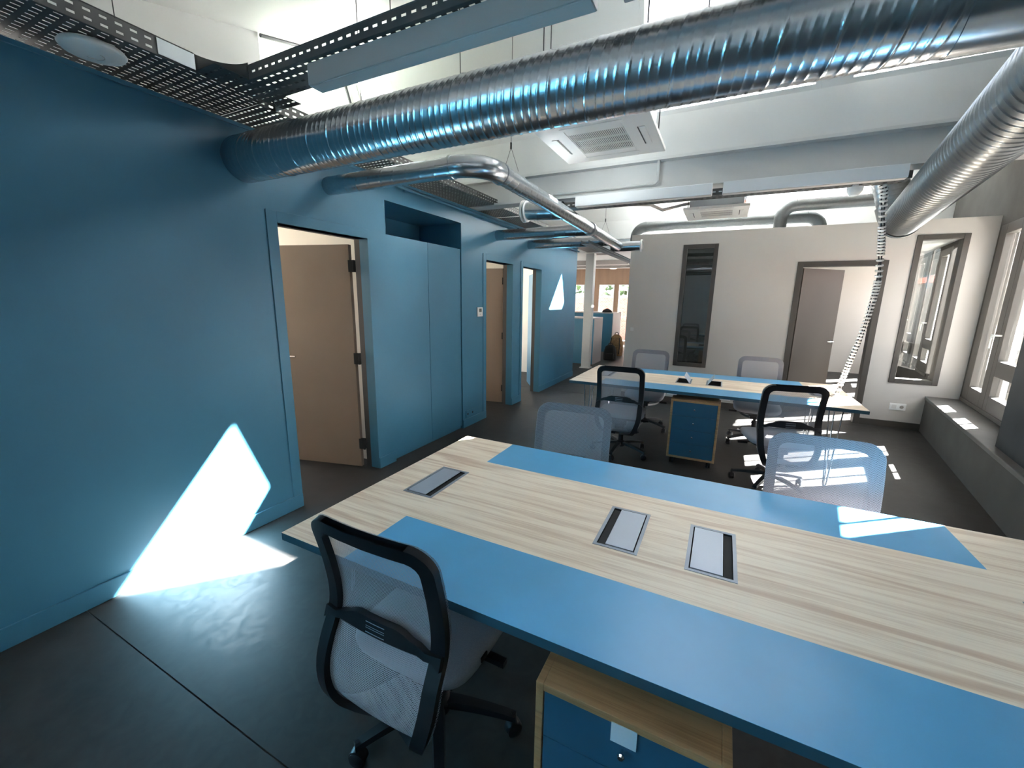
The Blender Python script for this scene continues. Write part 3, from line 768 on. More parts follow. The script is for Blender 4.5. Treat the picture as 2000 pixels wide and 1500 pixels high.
def shell(mb, quads2d):
    """quads given as [(x,s)*4] lists -> closed slabs of 20 mm"""
    for q in quads2d:
        f = [surf(x, s, 0) for x, s in q]; b = [surf(x, s, -.020) for x, s in q]
        mb.add(f + b, [(0, 1, 2, 3), (7, 6, 5, 4), (0, 4, 5, 1), (1, 5, 6, 2), (2, 6, 7, 3), (3, 7, 4, 0)])
def make_chair():
    r = empty('office_chair')
    # --- back frame as one ring with thickness
    ss = [STOT * i / 70 for i in range(71)] + [S_IN0, S_IN1] + [STOT - .075 + .075 * math.sin(a * PI / 2 / 8) for a in range(9)]
    ss = sorted(set(round(min(max(v, 0), STOT), 5) for v in ss)); ss = [v for i, v in enumerate(ss) if i == 0 or v - ss[i - 1] > .0006]
    fm = bmesh.new(); grid = {}
    def V(x, s, o):
        k_ = (round(x, 5), round(s, 5), o)
        if k_ not in grid: grid[k_] = fm.verts.new(surf(x, s, o))
        return grid[k_]
    def face(*vs_):
        u = []
        for v in vs_:
            if v not in u: u.append(v)
        if len(u) > 2:
            try: fm.faces.new(u)
            except ValueError: pass
    T = -.022
    for i in range(len(ss) - 1):
        s0, s1 = ss[i], ss[i + 1]; m_ = (s0 + s1) / 2
        hole = S_IN0 < m_ < S_IN1
        w0, w1 = halfw(s0), halfw(s1)
        if hole:
            a0, a1 = innerw(s0), innerw(s1)
            segs = [(-w0, -w1, -a0, -a1), (a0, a1, w0, w1)]
        else:
            segs = [(-w0, -w1, w0, w1)]
        nx = 1 if hole else 10
        for (l0, l1, r0, r1) in segs:
            for j in range(nx):
                A0 = l0 + (r0 - l0) * j / nx; A1 = l1 + (r1 - l1) * j / nx; B0 = l0 + (r0 - l0) * (j + 1) / nx; B1 = l1 + (r1 - l1) * (j + 1) / nx
                face(V(A0, s0, 0), V(B0, s0, 0), V(B1, s1, 0), V(A1, s1, 0)); face(V(A0, s0, T), V(A1, s1, T), V(B1, s1, T), V(B0, s0, T))
            face(V(l0, s0, 0), V(l1, s1, 0), V(l1, s1, T), V(l0, s0, T)); face(V(r0, s0, 0), V(r0, s0, T), V(r1, s1, T), V(r1, s1, 0))
    me = bpy.data.meshes.new('back_frame'); bmesh.ops.recalc_face_normals(fm, faces=fm.faces); fm.to_mesh(me); fm.free()
    o = bpy.data.objects.new('back_frame', me); COL.objects.link(o); me.materials.append(MATS['black_plastic']); o.parent = r
    me.polygons.foreach_set('use_smooth', [True] * len(me.polygons)); me.set_sharp_from_angle(angle=math.radians(45))
    # --- net on the front of the frame
    nb_ = MB(); nx = 14; nb_.uv = []; rows = [v for v in ss if v > .05]
    rg = []
    for s in rows:
        w = halfw(s) + .003; rg.append([])
        for j in range(nx + 1):
            x = -w + 2 * w * j / nx; rg[-1].append(surf(x, s, .004)); nb_.uv.append((x, s))
    n = nx + 1; nb_.add([p for q in rg for p in q], [(i * n + j, i * n + j + 1, (i + 1) * n + j + 1, (i + 1) * n + j) for i in range(len(rows) - 1) for j in range(nx)])
    nb_.build('mesh_back', 'chair_mesh', r, smooth=True, angle=80)
    # --- lumbar bar across the back
    s_of_z = lambda z: next(SARC[i] for i in range(len(PROF)) if PROF[i].y >= z)
    lb = MB(); cols = [-.225 + .45 * j / 18 for j in range(19)]; rings = []
    for x in cols:
        ax = abs(x); top = .665 if ax < .09 else .665 - (ax - .09) / .095 * .045 if ax < .185 else .62
        bot = .595 + .015 * (1 - (ax / .225) ** 2)
        if ax > .185: bot -= .012 * (ax - .185) / .04
        st, sb_ = s_of_z(top), s_of_z(bot); rings.append([surf(x, sb_, -.014), surf(x, st, -.014), surf(x, st, -.034), surf(x, sb_, -.034)])
    lb.rings(rings); lo = lb.build('lumbar_bar', 'black_plastic', r, smooth=True)
    sl_ = MB()
    for q in range(4):
        s = s_of_z(.653 - q * .0125)
        sl_.rings([[surf(x, s, -.030), surf(x, s + .003, -.030), surf(x, s + .003, -.0362), surf(x, s, -.0362)] for x in (-.036, -.018, 0, .018, .036)])
    sl_.build('vent_slot', 'alu_grey', lo)
    # --- seat
    def pad(zs, m, name):
        mb = MB(); rg = []
        for (z, k_) in zs:
            ring = []
            for q in range(40):
                a = 2 * PI * q / 40; c, s = math.cos(a), math.sin(a); e = .42
                x = .235 * k_ * math.copysign(abs(c) ** e, c); y = .02 + .235 * k_ * math.copysign(abs(s) ** e, s)
                drop = -.025 * max(0, (y - .12) / .13) ** 2; ring.append((x, y, z + drop))
            rg.append(ring)
        mb.rings(rg); return mb.build(name, m, r, smooth=True, angle=60)
    pad([(.428, .93), (.436, .985), (.455, 1.0), (.470, .985), (.480, .94), (.484, .80), (.485, .4)], 'seat_fabric', 'seat_cushion')
    pad([(.395, .70), (.405, .85), (.428, .95), (.436, .95)], 'black_plastic', 'seat_shell')
    BX((.221, -.07, .448), (.2375, -.035, .464)).build('fabric_label', 'black_soft', r)
    mc = MB(); mc.box((-.07, -.14, .345), (.07, .10, .40)).box((-.05, -.12, .295), (.05, .04, .35)); mc.build('mechanism', 'black_plastic', r, bevel=.008)
    for s, yy in ((1, .03), (-1, .06)):
        lv = MB(); lv.tube([(s * .06, yy, .375), (s * .20, yy, .375), (s * .235, yy, .37)], .006, 8).box((min(s * .19, s * .27), yy - .014, .362), (max(s * .19, s * .27), yy + .014, .382)); lv.build('lever', 'black_plastic', r, smooth=True)
    gc = MB(); gc.lathe([(.026, .10), (.026, .24), (.029, .24), (.029, .27), (.015, .27), (.015, .35)], 20); gc.build('gas_column', 'black_plastic', r, smooth=True)
    base = empty('star_base'); base.parent = r
    hub = MB(); hub.lathe([(.035, .075), (.05, .08), (.052, .12), (.04, .135), (.028, .14)], 24)
    for k_ in range(5):
        a = 2 * PI * k_ / 5; R_ = Matrix.Rotation(a, 4, 'Z'); rings = []
        for t in range(7):
            u = t / 6; x = .035 + .265 * u; z = .128 - .03 * u * u - .012 * u; w = .026 - .008 * u; h = .026 - .008 * u
            rings.append([R_ @ Vector(q) for q in ((x, -w, z - h), (x, w, z - h), (x, w * .8, z), (x, -w * .8, z))])
        hub.rings(rings)
    hub.build('spider', 'black_plastic', base, smooth=True, angle=35)
    for k_ in range(5):
        a = 2 * PI * k_ / 5; cb = MB(); sp = random.Random(k_).uniform(0, 6.28)
        Mx = Matrix.Translation((.29 * math.cos(a), .29 * math.sin(a), 0)) @ Matrix.Rotation(sp, 4, 'Z')
        for s in (-1, 1):
            rg = []
            for dx, rr in ((.004, .022), (.006, .028), (.018, .028), (.022, .022)):
                rg.append([Mx @ Vector((s * dx, rr * math.cos(2 * PI * q / 20), .028 + rr * math.sin(2 * PI * q / 20))) for q in range(20)])
            cb.rings(rg)
        rg = []
        for q in range(9):
            b_ = PI * q / 8; rg.append([Mx @ Vector((dx, .031 * math.cos(b_) + 0, .028 + .033 * math.sin(b_) * 1.0)) for dx in (-.014, .014)])
        cb.rings(rg, close=False, cap=False)
        cb.tube([Mx @ Vector((0, 0, .05)), Mx @ Vector((0, 0, .092))], .008, 10)
        cb.build('caster', 'black_plastic', base, smooth=True)
    return r
chair0 = make_chair()
chairs = [
    (1.955, 1.035, 0.0, 0.35, 'grey and black mesh swivel chair tucked in beside the taped drawer unit'),
    (2.04, 2.05, PI + .05, .1, 'grey mesh swivel chair across the desk with shut flaps, on the blue wall side'),
    (3.275, 2.06, PI + .03, .5, 'grey mesh swivel chair touched by sunlight at the desk with shut flaps'),
    (1.925, 4.30, .04, -.45, 'black framed mesh swivel chair beside the drawer unit at the desk with open flaps'),
    (3.28, 4.10, .22, .30, 'black framed mesh swivel chair turned askew at the desk with open flaps'),
    (1.99, 5.33, PI + .03, .2, 'grey mesh swivel chair in front of the narrow partition window'),
    (3.215, 5.33, PI - .02, .6, 'grey mesh swivel chair in front of the open brown door'),
]
for i, (x, y, a, br_, lab) in enumerate(chairs):
    o = chair0 if i == 0 else copy_tree(chair0)
    o.location = (x, y, 0); o.rotation_euler = (0, 0, a)
    for ch in o.children:
        if ch.name.startswith('star_base'): ch.rotation_euler = (0, 0, br_)
    tag(o, lab, 'office chair', 'mesh swivel chairs at the desks')

# ------------------------------------------------------------------ spiral ducts
def spiral(mb, p0, p1, r, pitch, ribs=0, seg=44, step=.006, seam=.0028):
    p0, p1 = Vector(p0), Vector(p1); L = (p1 - p0).length; t = (p1 - p0) / L
    a = t.cross(Vector((0, 0, 1))); a = a.normalized() if a.length > .01 else Vector((1, 0, 0)); b = t.cross(a)
    n = max(2, int(L / step)); rg = []
    def h(u):
        u = u % pitch; v = 0
        d = min(u, pitch - u)
        if d < .006: v += seam * (1 - (d / .006) ** 2)
        for q in range(1, ribs + 1):
            d2 = abs(u - pitch * (.18 + .64 * (q - .5) / ribs)) if ribs > 1 else abs(u - pitch / 2)
            if d2 < .007: v += .0017 * (.5 + .5 * math.cos(PI * d2 / .007))
        return v
    for i in range(n + 1):
        z = L * i / n; ring = []
        for k_ in range(seg):
            th = 2 * PI * k_ / seg; rr = r + h(z + pitch * k_ / seg)
            ring.append(p0 + t * z + (a * math.cos(th) + b * math.sin(th)) * rr)
        rg.append(ring)
    mb.rings(rg, True, False); return mb
def bend(p, c_from, c_to, R, n=14):
    """arc path around corner p from direction c_from to c_to"""
    p = Vector(p); d0, d1 = Vector(c_from).normalized(), Vector(c_to).normalized(); ang = d0.angle(d1); T_ = R * math.tan(ang / 2)
    s = p - d0 * T_; nrm = (d1 - d0 * d0.dot(d1)).normalized(); c = s + nrm * R; out = []
    for i in range(n + 1):
        q = ang * i / n; out.append(c - nrm * R * math.cos(q) + d0 * R * math.sin(q))
    return out
def collar(mb, p, d, r, w=.03): 
    p, d = Vector(p), Vector(d).normalized(); mb.tube([p - d * w, p - d * w * .98, p + d * w * .98, p + d * w], [r - .004, r + .006, r + .006, r - .004], 36, False)

# big duct along X, elbow, run along the right wall
BY, BZ, BR = 1.735, 2.425, .130
RR = .155
RDv = Vector((.1531, .9882, 0))
def rdpt(y): return Vector((3.86 + .155 * (y - 3.05), y, 2.425))
t = empty('ventilation_duct', (0, BY, BZ)); t.location = (0, 0, 0)
m1 = spiral(MB(), (.0, BY, BZ), (3.28, BY, BZ), BR, .150, 3, 64, .0035); m1.build('spiral_pipe', 'galvanised', t, smooth=True, angle=60)
corner = rdpt(BY)
el = bend(corner, (1, 0, 0), RDv, .26)
m2 = MB(); m2.tube([(3.26, BY, BZ)] + el + [el[-1] + RDv * .05], [BR + .004 + (RR - BR) * i / 16 for i in range(17)], 44, False); m2.build('elbow', 'galvanised', t, smooth=True, angle=60)
e_end = el[-1]; r_end = rdpt(5.62)
m3 = spiral(MB(), e_end, r_end, RR, .064, 0, 60, .004, .0042); m3.build('spiral_pipe', 'galvanised_dull', t, smooth=True, angle=60)
m4 = MB(); up = Vector((-.30, .05, 1)).normalized(); p_end = bend(r_end + RDv * .20, RDv, up, .20); m4.tube([r_end - RDv * .03] + p_end, RR + .006, 44, False); collar(m4, r_end + RDv * .02, RDv, RR + .006); m4.build('elbow', 'galvanised_dull', t, smooth=True, angle=60)
m5 = spiral(MB(), p_end[-1], p_end[-1] + up * .42, RR * .93, .05, 0, 40, .006); m5.build('spiral_pipe', 'galvanised_dull', t, smooth=True, angle=60)
tag(t, 'large ribbed spiral air duct crossing the room and turning along the window wall', 'air duct')

# small duct with branches
SY, SZ, SR = 2.372, 2.418, .0635
t = empty('ventilation_duct'); 
a0, a1 = Vector((1.335, 0, SZ)), Vector((1.225, 0, SZ))
def sdpt(y): return Vector((1.352 - (y - 2.372) * .029, y, SZ))
sd = (sdpt(6.7) - sdpt(2.4)).normalized()
spiral(MB(), (0, SY, SZ), (1.17, SY, SZ), SR, .115, 0, 36, .006, .0018).build('spiral_pipe', 'galvanised', t, smooth=True, angle=60)
el = bend(sdpt(SY), (1, 0, 0), sd, .20, 18)
m = MB(); m.tube([(1.12, SY, SZ)] + el + [el[-1] + sd * .05], SR + .004, 36, False); collar(m, (1.13, SY, SZ), (1, 0, 0), SR + .002, .01); collar(m, el[-1] + sd * .04, sd, SR + .002, .01); m.build('elbow', 'galvanised', t, smooth=True, angle=60)
spiral(MB(), el[-1], sdpt(6.70), SR, .115, 0, 36, .006, .0018).build('spiral_pipe', 'galvanised', t, smooth=True, angle=60)
m = MB(); collar(m, sdpt(4.95), sd, SR + .006, .035); m.build('joint_ring', 'galvanised_dull', t, smooth=True)
for yy in (5.02, 6.03):
    spiral(MB(), (0, yy, SZ + .002), (sdpt(yy).x, yy, SZ + .002), .066, .14, 0, 32, .008, .0015).build('branch_pipe', 'galvanised', t, smooth=True, angle=60)
m = spiral(MB(), (sdpt(6.7).x - .12, 6.70, SZ), (1.55, 6.70, SZ), .072, .2, 0, 32, .01, .001); m.build('end_piece', 'galvanised', t, smooth=True, angle=60)
m = MB(); m.tube([(1.55, 6.70, SZ), (1.552, 6.70, SZ), (1.575, 6.70, SZ), (1.577, 6.70, SZ)], [.074, .090, .090, .076], 32, False).tube([(1.545, 6.70, SZ), (1.572, 6.70, SZ)], .052, 24); m.build('vent_collar', 'plastic_white', t, smooth=True)
spiral(MB(), (.93, 3.93, 2.45), (sdpt(3.93).x, 3.93, 2.43), .082, .16, 0, 32, .008, .0015).build('branch_pipe', 'galvanised', t, smooth=True, angle=60)
m = MB(); m.tube([(.94, 3.93, 2.45), (.938, 3.93, 2.45), (.925, 3.93, 2.45), (.923, 3.93, 2.45)], [.083, .100, .100, .084], 36, False); m.tube([(.915, 3.93, 2.45), (.913, 3.93, 2.45), (.898, 3.93, 2.45), (.896, 3.93, 2.45)], [.086, .103, .103, .080], 36, False); m.build('vent_collar', 'plastic_white', t, smooth=True)
m = MB(); m.tube([(.905, 3.93, 2.45), (.92, 3.93, 2.45)], .081, 32); m.build('vent_damper', 'black_soft', t, smooth=True)
tag(t, 'thin galvanised air duct with an elbow and short branches along the blue wall', 'air duct')

# ducts dropping into the room behind the partition
def drop_duct(x0, x1, z1, y, r, label, end_down=True):
    t = empty('roof_duct'); p = bend((x0, y, z1), (0, 0, 1), (1, 0, 0), .17)
    m = MB(); m.tube([(x0, y, HP - .05)] + p, r + .003, 28, False); m.build('elbow', 'galvanised_dull', t, smooth=True, angle=60)
    if end_down:
        q = bend((x1, y, z1), (1, 0, 0), (0, 0, -1), .17); m = MB(); m.tube(q + [(x1, y, HP - .05)], r + .003, 28, False); m.build('elbow', 'galvanised_dull', t, smooth=True, angle=60); e = q[0]
    else: e = Vector((x1, y, z1))
    spiral(MB(), p[-1], e, r, .13, 0, 28, .01, .002).build('spiral_pipe', 'galvanised_dull', t, smooth=True, angle=60)
    tag(t, label, 'air duct', 'ducts above the partition'); return t
drop_duct(1.29, 3.88, 2.83, 7.6, .082, 'pale galvanised duct arching low over the partition from end to end')
drop_duct(3.37, 5.0, 2.97, 7.42, .082, 'pale galvanised duct rising above the partition towards the window wall', False)

# ------------------------------------------------------------------ cable trays (perforated sheet)
def perf(mb, o, U, V, Lu, Lv, pu, pv, su, sv, mu=.0, mv=.0):
    o, U, V = Vector(o), Vector(U), Vector(V); nv = max(1, int((Lv - 2 * mv) / pv)); nu = max(1, int((Lu - 2 * mu) / pu))
    mv = (Lv - nv * pv) / 2; mu = (Lu - nu * pu) / 2
    def q(u0, v0, u1, v1): mb.add([o + U * u0 + V * v0, o + U * u1 + V * v0, o + U * u1 + V * v1, o + U * u0 + V * v1], [(0, 1, 2, 3)])
    v = 0
    for j in range(nv):
        c = mv + (j + .5) * pv; q(0, v, Lu, c - sv / 2); v = c + sv / 2; u = 0
        for i in range(nu):
            cu = mu + (i + .5) * pu; q(u, c - sv / 2, cu - su / 2, c + sv / 2); u = cu + su / 2
        q(u, c - sv / 2, Lu, c + sv / 2)
    q(0, v, Lu, Lv)
ZTR = 2.65
def tray(name, o, U, V, L, W, h, label, slots=(.036, .046, .009, .026), rails=(1, 1), group=None, rail_cut=0.0):
    """o: corner, U along, V across"""
    r = empty(name); o, U, V = Vector(o), Vector(U), Vector(V); m = MB()
    perf(m, o, V, U, W, L, slots[0], slots[1], slots[2], slots[3]); m.build('tray_bottom', 'tray_steel', r, solid=.0016)
    for s in (0, 1):
        if rails[s]:
            Lr = L - rail_cut; m = MB(); perf(m, o + V * (W * s), U, Vector((0, 0, 1)), Lr, h, .05, .032, .025, .010); m.build('side_rail', 'tray_steel', r, solid=.0016)
            m = MB(); p = o + V * (W * s) + Vector((0, 0, h)); m.tube([p, p + U * Lr], .003, 6); m.build('rolled_edge', 'tray_steel', r)
    tag(r, label, 'cable tray', group); return r
tray('cable_tray', (-.085, -1.2, ZTR), (0, 1, 0), (1, 0, 0), 2.855, .47, .075, 'wide dark perforated cable tray above the blue wall carrying the white disc', (.036, .046, .009, .027), (0, 1), 'perforated cable trays', .345)
tray('cable_tray', (-.085, 1.66, ZTR), (0, 1, 0), (1, 0, 0), 3.40, .40, .065, 'perforated cable tray above the cupboard along the blue wall', (.036, .05, .022, .014), (0, 1), 'perforated cable trays')
tray('cable_tray', (-.085, 5.10, ZTR), (0, 1, 0), (1, 0, 0), 4.9, .36, .05, 'perforated cable tray over the last doors of the blue wall', (.036, .05, .022, .014), (0, 1), 'perforated cable trays')
tray('cable_tray', (.46, 1.47, ZTR), (1, 0, 0), (0, 1, 0), 3.4, .19, .062, 'narrow perforated cable tray crossing the room above the grey light', (.047, .05, .012, .026), (1, 1), 'perforated cable trays')
tray('cable_tray', (.95, 4.30, 2.53), (1, 0, 0), (0, 1, 0), 2.97, .16, .05, 'dark cable tray slung below the white beam', (.045, .05, .012, .026), (1, 1), 'perforated cable trays')
tray('cable_tray', (1.06, 5.3, 2.30), (0, 1, 0), (1, 0, 0), 4.2, .10, .04, 'slim cable tray under the thin duct at the far end', (.045, .05, .012, .026), (1, 1), 'perforated cable trays')
# curved junction plates and bright couplers
jn = empty('tray_junction')
def arc_plate(cx, cy, R, a0, a1, n, z0, z1):
    m = MB(); pts = [(cx + R * math.cos(a0 + (a1 - a0) * i / n), cy + R * math.sin(a0 + (a1 - a0) * i / n)) for i in range(n + 1)]
    m.rings([[(x, y, z0), (x, y, z1)] for x, y in pts], False, False); return m
arc_plate(.385 + .16, 1.47 - .16, .16, PI / 2, PI, 14, ZTR, ZTR + .075).build('curved_side', 'tray_steel', jn, solid=.002, smooth=True)
arc_plate(.385 + .10, 1.66 + .10, .10, PI, 3 * PI / 2, 14, ZTR, ZTR + .065).build('curved_side', 'tray_bright', jn, solid=.002, smooth=True)
m = MB(); perf(m, (.385, 1.31, ZTR + .001), (1, 0, 0), (0, 1, 0), .16, .45, .04, .047, .022, .010); m.build('junction_plate', 'tray_steel', jn, solid=.0016)
BX((.387, 1.16, ZTR + .004), (.391, 1.31, ZTR + .07)).build('coupler_plate', 'tray_bright', jn)
BX((.318, 1.76, ZTR + .002), (.387, 1.765, ZTR + .06)).build('coupler_plate', 'tray_bright', jn)
tag(jn, 'curved tee junction of the perforated cable trays', 'tray junction')
# blue conduit under the tray along the wall
cdt = MB(); cdt.tube([(.03, 2.9, 2.585), (.03, 4.2, 2.575), (.035, 5.4, 2.57), (.03, 8.4, 2.56)], .014, 8)
for y in (3.2, 4.6, 5.6, 7.4): cdt.box((.0, y, 2.56), (.03, y + .02, 2.60))
tag(cdt.build('cable_conduit', 'blue_paint', smooth=True), 'blue painted conduit running just below the cable tray', 'conduit')
# white disc (wireless access point)
ap = empty('access_point', (.205, 1.0, ZTR - .002))
m = MB(); m.lathe([(.01, 0), (.105, -.004), (.113, -.014), (.104, -.026), (.06, -.033), (.005, -.035)], 48); m.build('housing', 'plastic_white', ap, smooth=True, angle=80)
m = MB(); m.tube([(.035 * math.cos(a), .035 * math.sin(a), -.0355) for a in [PI * (.1 + q / 24 * 1.0) for q in range(25)]], .0016, 6); m.build('arc_mark', 'lamp_grey', ap)
tag(ap, 'white disc shaped access point under the wide cable tray', 'access point')

# ------------------------------------------------------------------ linear lights
def luminaire(x0, x1, y0, y1, z0, z1, m, label, group):
    r = empty('linear_light', ((x0 + x1) / 2, (y0 + y1) / 2, z0)); lx, ly, h = (x1 - x0) / 2, (y1 - y0) / 2, z1 - z0
    b = MB(); b.box((-lx, -ly, .004), (lx, ly, h)); b.build('housing', m, r, bevel=.002)
    BX((-lx + .004, -ly + .006, 0), (lx - .004, ly - .006, .004)).build('diffuser', 'lamp_diffuser', r)
    tag(r, label, 'light', group)
luminaire(.945, 2.285, 1.488, 1.568, 2.552, 2.645, 'lamp_grey', 'grey linear light hung under the narrow cable tray over the desk with shut flaps', 'linear lights')
luminaire(2.375, 3.72, 1.488, 1.568, 2.552, 2.645, 'lamp_grey', 'grey linear light following on towards the window wall', 'linear lights')
luminaire(1.33, 2.572, 4.215, 4.29, 2.515, 2.612, 'lamp_white', 'white linear light under the beam, on the blue wall side', 'linear lights')
luminaire(2.655, 3.875, 4.215, 4.29, 2.515, 2.612, 'lamp_white', 'white linear light under the beam, on the window wall side', 'linear lights')

# ------------------------------------------------------------------ ceiling cassettes
def cassette(cx, cy, z, W, label):
    r = empty('ceiling_cassette', (cx, cy, z)); h = W / 2
    g = h * .50                                # grille half size
    p = MB(); t = .03
    p.box((-h, -h, 0), (-g, h, t)).box((g, -h, 0), (h, h, t)).box((-g, -h, 0), (g, -g, t)).box((-g, g, 0), (g, h, t)); p.build('panel', 'ac_white', r, bevel=.004)
    BX((-h * .82, -h * .82, t), (h * .82, h * .82, .26)).build('casing', 'tray_bright', r)
    BX((-g, -g, .009), (g, g, .013)).build('grille_back', 'ac_dark', r)
    n = 30
    for i in range(n):
        x = -g + 2 * g * (i + .5) / n
        BX((x - g * .017, -g, .002), (x + g * .017, g, .005)).build('slat', 'ac_white', r)
    for yy in (-.36, .36): BX((-g, g * yy - .006, .000), (g, g * yy + .006, .012)).build('grille_bar', 'ac_white', r)
    for s in (-1, 1):
        BX((min(s * h * .74, s * h * .84), -h * .42, -.004), (max(s * h * .74, s * h * .84), h * .42, .001)).build('louvre', 'ac_white', r, bevel=.002)
        BX((s * h * .72 - .004, -h * .42, -.0015), (s * h * .72 + .004, h * .42, .0005)).build('air_slot', 'ac_dark', r)
        BX((-h * .55, s * h * .78 - .022, -.003), (h * .55, s * h * .78 + .022, .001)).build('louvre', 'ac_white', r, bevel=.002)
    for sx in (-1, 1):
        for sy in (-1, 1): MB().tube([(sx * h * .86, sy * h * .86, .03), (sx * h * .86, sy * h * .86, .78)], .005, 6).build('hanger_rod', 'wire_dark', r)
    tag(r, label, 'air conditioner', 'ceiling cassettes')
cassette(1.83, 3.31, 2.76, .80, 'white square ceiling air conditioner hanging before the beam')
cassette(2.57, 5.75, 2.63, .68, 'white square ceiling air conditioner hanging beyond the beam')
pc = MB(); pc.tube([(.55, 2.35, 2.66), (.95, 2.55, 2.70), (1.25, 2.85, 2.84), (1.50, 3.0, 2.88)], .016, 10).tube([(.50, 2.40, 2.66), (.9, 2.62, 2.68), (1.2, 2.95, 2.82), (1.50, 3.1, 2.85)], .011, 10)
tag(pc.build('refrigerant_hose', 'wire_dark', smooth=True), 'pair of dark insulated hoses running to the air conditioner before the beam', 'hose')
pc = MB(); pc.tube([(1.15, 4.9, 2.70), (1.9, 5.2, 2.68), (2.0, 5.45, 2.66), (2.2, 5.55, 2.72), (2.29, 5.6, 2.74)], .018, 10)
tag(pc.build('refrigerant_hose', 'lamp_grey', smooth=True), 'grey insulated hose running to the air conditioner beyond the beam', 'hose')

# ------------------------------------------------------------------ suspension wires
def zroof(x, y):
    for k_ in (-1, 0, 1):
        Y = 4.4 + 5 * k_
        if Y - 4.86 <= y <= Y - .3: return roofz(y, Y)
    return 3.3
def wire(x, y, z, label, cat='wire', v=None, r_=.0022):
    m = MB(); zt = zroof(x, y)
    m.tube([(x, y, z), (x, y, zt)], r_, 6)
    if v:
        m.v = []; m.f = []; m.tube([(x, y, z + .16), (x, y, zt)], r_, 6).tube([(x + v[0], y + v[1], z), (x, y, z + .16)], .0016, 5).tube([(x - v[0], y - v[1], z), (x, y, z + .16)], .0016, 5).tube([(x, y, z + .15), (x, y, z + .19)], .007, 8)
    tag(m.build('hanging_wire', 'wire_dark'), label, 'wire', 'suspension wires')
for (x, y, z, w) in ((.385, 1.02, 2.72, 'beside the white disc'), (1.30, 1.66, 2.71, 'above the first grey light, nearest the junction'), (1.55, 1.66, 2.71, 'above the middle of the first grey light'), (2.16, 1.66, 2.71, 'above the end of the first grey light'), (2.62, 1.66, 2.71, 'above the second grey light')):
    wire(x, y, z, 'thin rod holding a perforated tray ' + w)
for (x, y, z, w) in ((1.02, 1.735, 2.55, 'close to the blue wall'), (1.62, 1.735, 2.56, 'behind the first grey light'), (2.05, 1.735, 2.56, 'by the drain pipe'), (2.62, 1.735, 2.56, 'in front of the bright roof light')):
    wire(x, y, z, 'thin dark rod holding the large ribbed duct ' + w)
wire(sdpt(2.78).x, 2.78, SZ + .05, 'forked wire holding the thin duct just past its elbow', v=(.06, 0))
wire(sdpt(5.7).x, 5.7, SZ + .05, 'forked wire holding the thin duct beyond the beam', v=(.06, 0))
pipe = MB(); pipe.tube([(1.2, 2.62, 2.93), (1.95, 2.62, 2.98), (2.06, 2.62, 2.985), (2.085, 2.62, 2.96)], .018, 10)
tag(pipe.build('drain_pipe', 'lamp_grey', smooth=True), 'short grey drain pipe hanging above the large ribbed duct', 'pipe')
pr_ = empty('presence_sensor', (3.60, 4.36, 2.506)); MB().lathe([(.055, 0), (.052, -.03), (.03, -.06), (.004, -.065)], 24).build('housing', 'plastic_white', pr_, smooth=True); MB().lathe([(.02, .0), (.02, .02)], 12).build('mount', 'plastic_white', pr_)
tag(pr_, 'small white domed sensor below the beam', 'sensor')

# ------------------------------------------------------------------ cable spine from the beam to the far desk
sp = empty('cable_spine', (3.80, 4.79, ZD))
ctrl = [Vector(q) for q in ((3.80, 4.79, ZD), (3.845, 4.77, ZD + .28), (3.90, 4.74, ZD + .62), (3.93, 4.70, ZD + .98), (3.90, 4.62, ZD + 1.25), (3.84, 4.50, ZD + 1.52), (3.80, 4.42, ZD + 1.72), (3.78, 4.40, ZD + 1.775))]
cp = []
for i in range(len(ctrl) - 1):
    p0, p1, p2, p3 = ctrl[max(i - 1, 0)], ctrl[i], ctrl[i + 1], ctrl[min(i + 2, len(ctrl) - 1)]
    for j in range(12):
        t_ = j / 12; cp.append(.5 * ((2 * p1) + (-p0 + p2) * t_ + (2 * p0 - 5 * p1 + 4 * p2 - p3) * t_ * t_ + (-p0 + 3 * p1 - 3 * p2 + p3) * t_ ** 3))
cp.append(ctrl[-1]); org = Vector((3.80, 4.79, ZD))
for dx in (-.010, .012):
    MB().tube([p - org + Vector((dx + .006 * math.sin(i * .35 + dx * 90), 0, 0)) for i, p in enumerate(cp)], .0052, 8).build('cable', 'wire_dark', sp, smooth=True)
acc = 0; last = cp[0]; ringm = None; n_ = 0
for i in range(1, len(cp)):
    seg_ = (cp[i] - cp[i - 1]).length; d_ = (cp[i] - cp[i - 1]).normalized(); acc += seg_
    if acc > .024:
        acc = 0; n_ += 1
        if ringm is None:
            m = MB(); R0, r0 = .024, .0045
            rg = [[((R0 + r0 * math.cos(b)) * math.cos(a), (R0 * .8 + r0 * math.cos(b)) * math.sin(a), 2.0 * r0 * math.sin(b)) for b in [2 * PI * q / 6 for q in range(6)]] for a in [2 * PI * q / 14 for q in range(15)]]
            m.rings(rg, True, False); m.box((-.024, -.002, -.004), (.024, .002, .004)); o = m.build('vertebra', 'clear_plastic', sp, smooth=True); ringm = o
        else:
            o = ringm.copy(); COL.objects.link(o); o.parent = sp
        o.location = cp[i] - org; o.rotation_euler = d_.to_track_quat('Z', 'Y').to_euler()
MB().lathe([(.04, 0), (.04, .006), (.02, .012)], 24).build('foot', 'clear_plastic', sp, smooth=True)
tag(sp, 'clear jointed cable spine with black cables dropping to the desk with open flaps', 'cable guide')

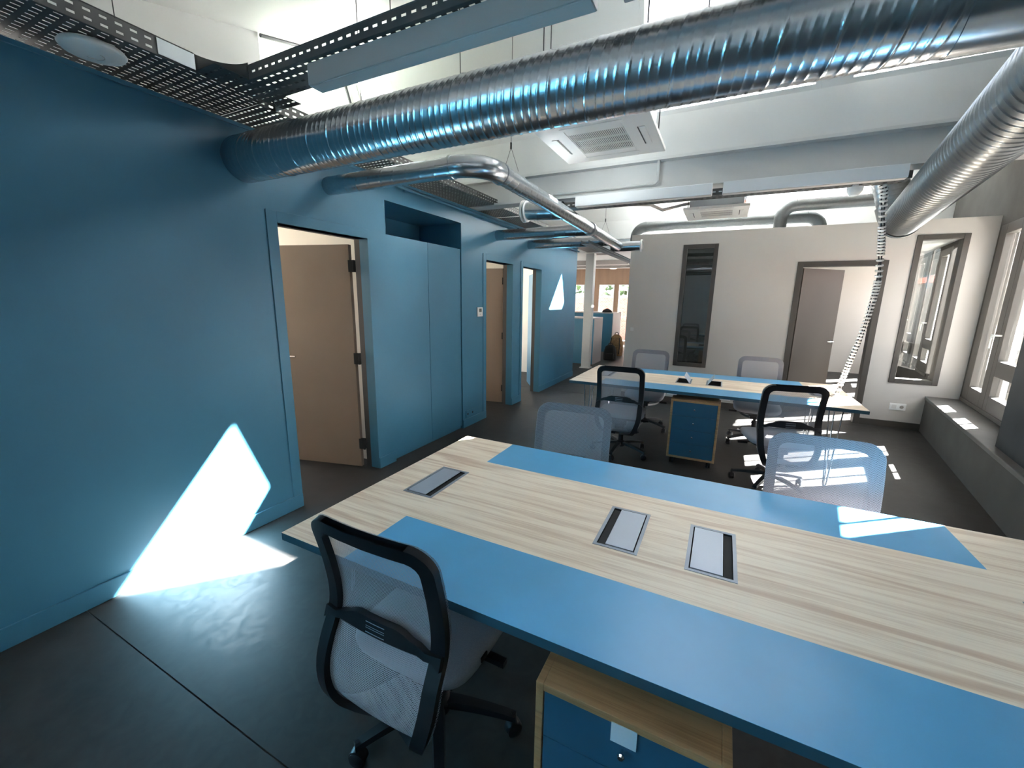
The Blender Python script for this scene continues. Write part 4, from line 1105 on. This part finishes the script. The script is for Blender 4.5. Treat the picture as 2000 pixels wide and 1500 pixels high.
# ------------------------------------------------------------------ thermostat, sockets, switches
th = empty('thermostat', (0, 4.56, 1.435)); BX((0, -.062, -.058), (.018, .062, .058)).build('housing', 'plastic_white', th, bevel=.004); BX((.018, -.03, -.002), (.019, .03, .042)).build('screen', 'lcd_grey', th); BX((.018, -.012, -.036), (.021, .012, -.024)).build('button', 'ac_white', th)
tag(th, 'small white thermostat with grey screen on the blue wall', 'thermostat')
def socket(x, z, n, label, m='plastic_white'):
    s = empty('wall_socket', (x, YB, z)); w = .078 * n / 2
    BX((-w - .006, -.010, -.045), (w + .006, 0, .045)).build('plate', m, s, bevel=.003)
    for i in range(n):
        cx = -w + .078 * (i + .5)
        if i == n - 1:
            m_ = MB(); m_.lathe([(.021, 0), (.021, .003)], 24, Matrix.Translation((cx, -.011, 0)) @ Matrix.Rotation(PI / 2, 4, 'X')); m_.build('socket_well', 'lamp_grey', s)
            for dx in (-.009, .009): MB().lathe([(.0025, 0), (.0025, .005)], 8, Matrix.Translation((cx + dx, -.012, 0)) @ Matrix.Rotation(PI / 2, 4, 'X')).build('contact', 'wire_dark', s)
        else:
            BX((cx - .024, -.012, -.024), (cx + .024, -.010, .024)).build('data_insert', 'ac_white', s, bevel=.001)
    tag(s, label, 'wall socket')
socket(4.945, .285, 2, 'white double wall socket on the pale partition below the window')
sw = empty('light_switch', (1.455, YB, 1.145)); BX((-.04, -.009, -.04), (.04, 0, .04)).build('plate', 'cream_paint', sw, bevel=.003); BX((-.026, -.012, -.028), (.026, -.009, .028)).build('rocker', 'ac_white', sw, bevel=.001)
tag(sw, 'pale light switch at the end of the partition', 'light switch')
ws = empty('wall_socket', (.012, 4.31, .17)); BX((0, -.10, -.045), (.008, .10, .045)).build('plate', 'blue_paint', ws, bevel=.002)
for dy in (-.06, .05): MB().lathe([(.013, 0), (.013, .010)], 14, Matrix.Translation((.0, dy, 0)) @ Matrix.Rotation(PI / 2, 4, 'Y')).build('socket_well', 'wire_dark', ws)
tag(ws, 'low blue socket plate with two dark inserts beside the cupboard', 'wall socket')

bpy.context.view_layer.update()
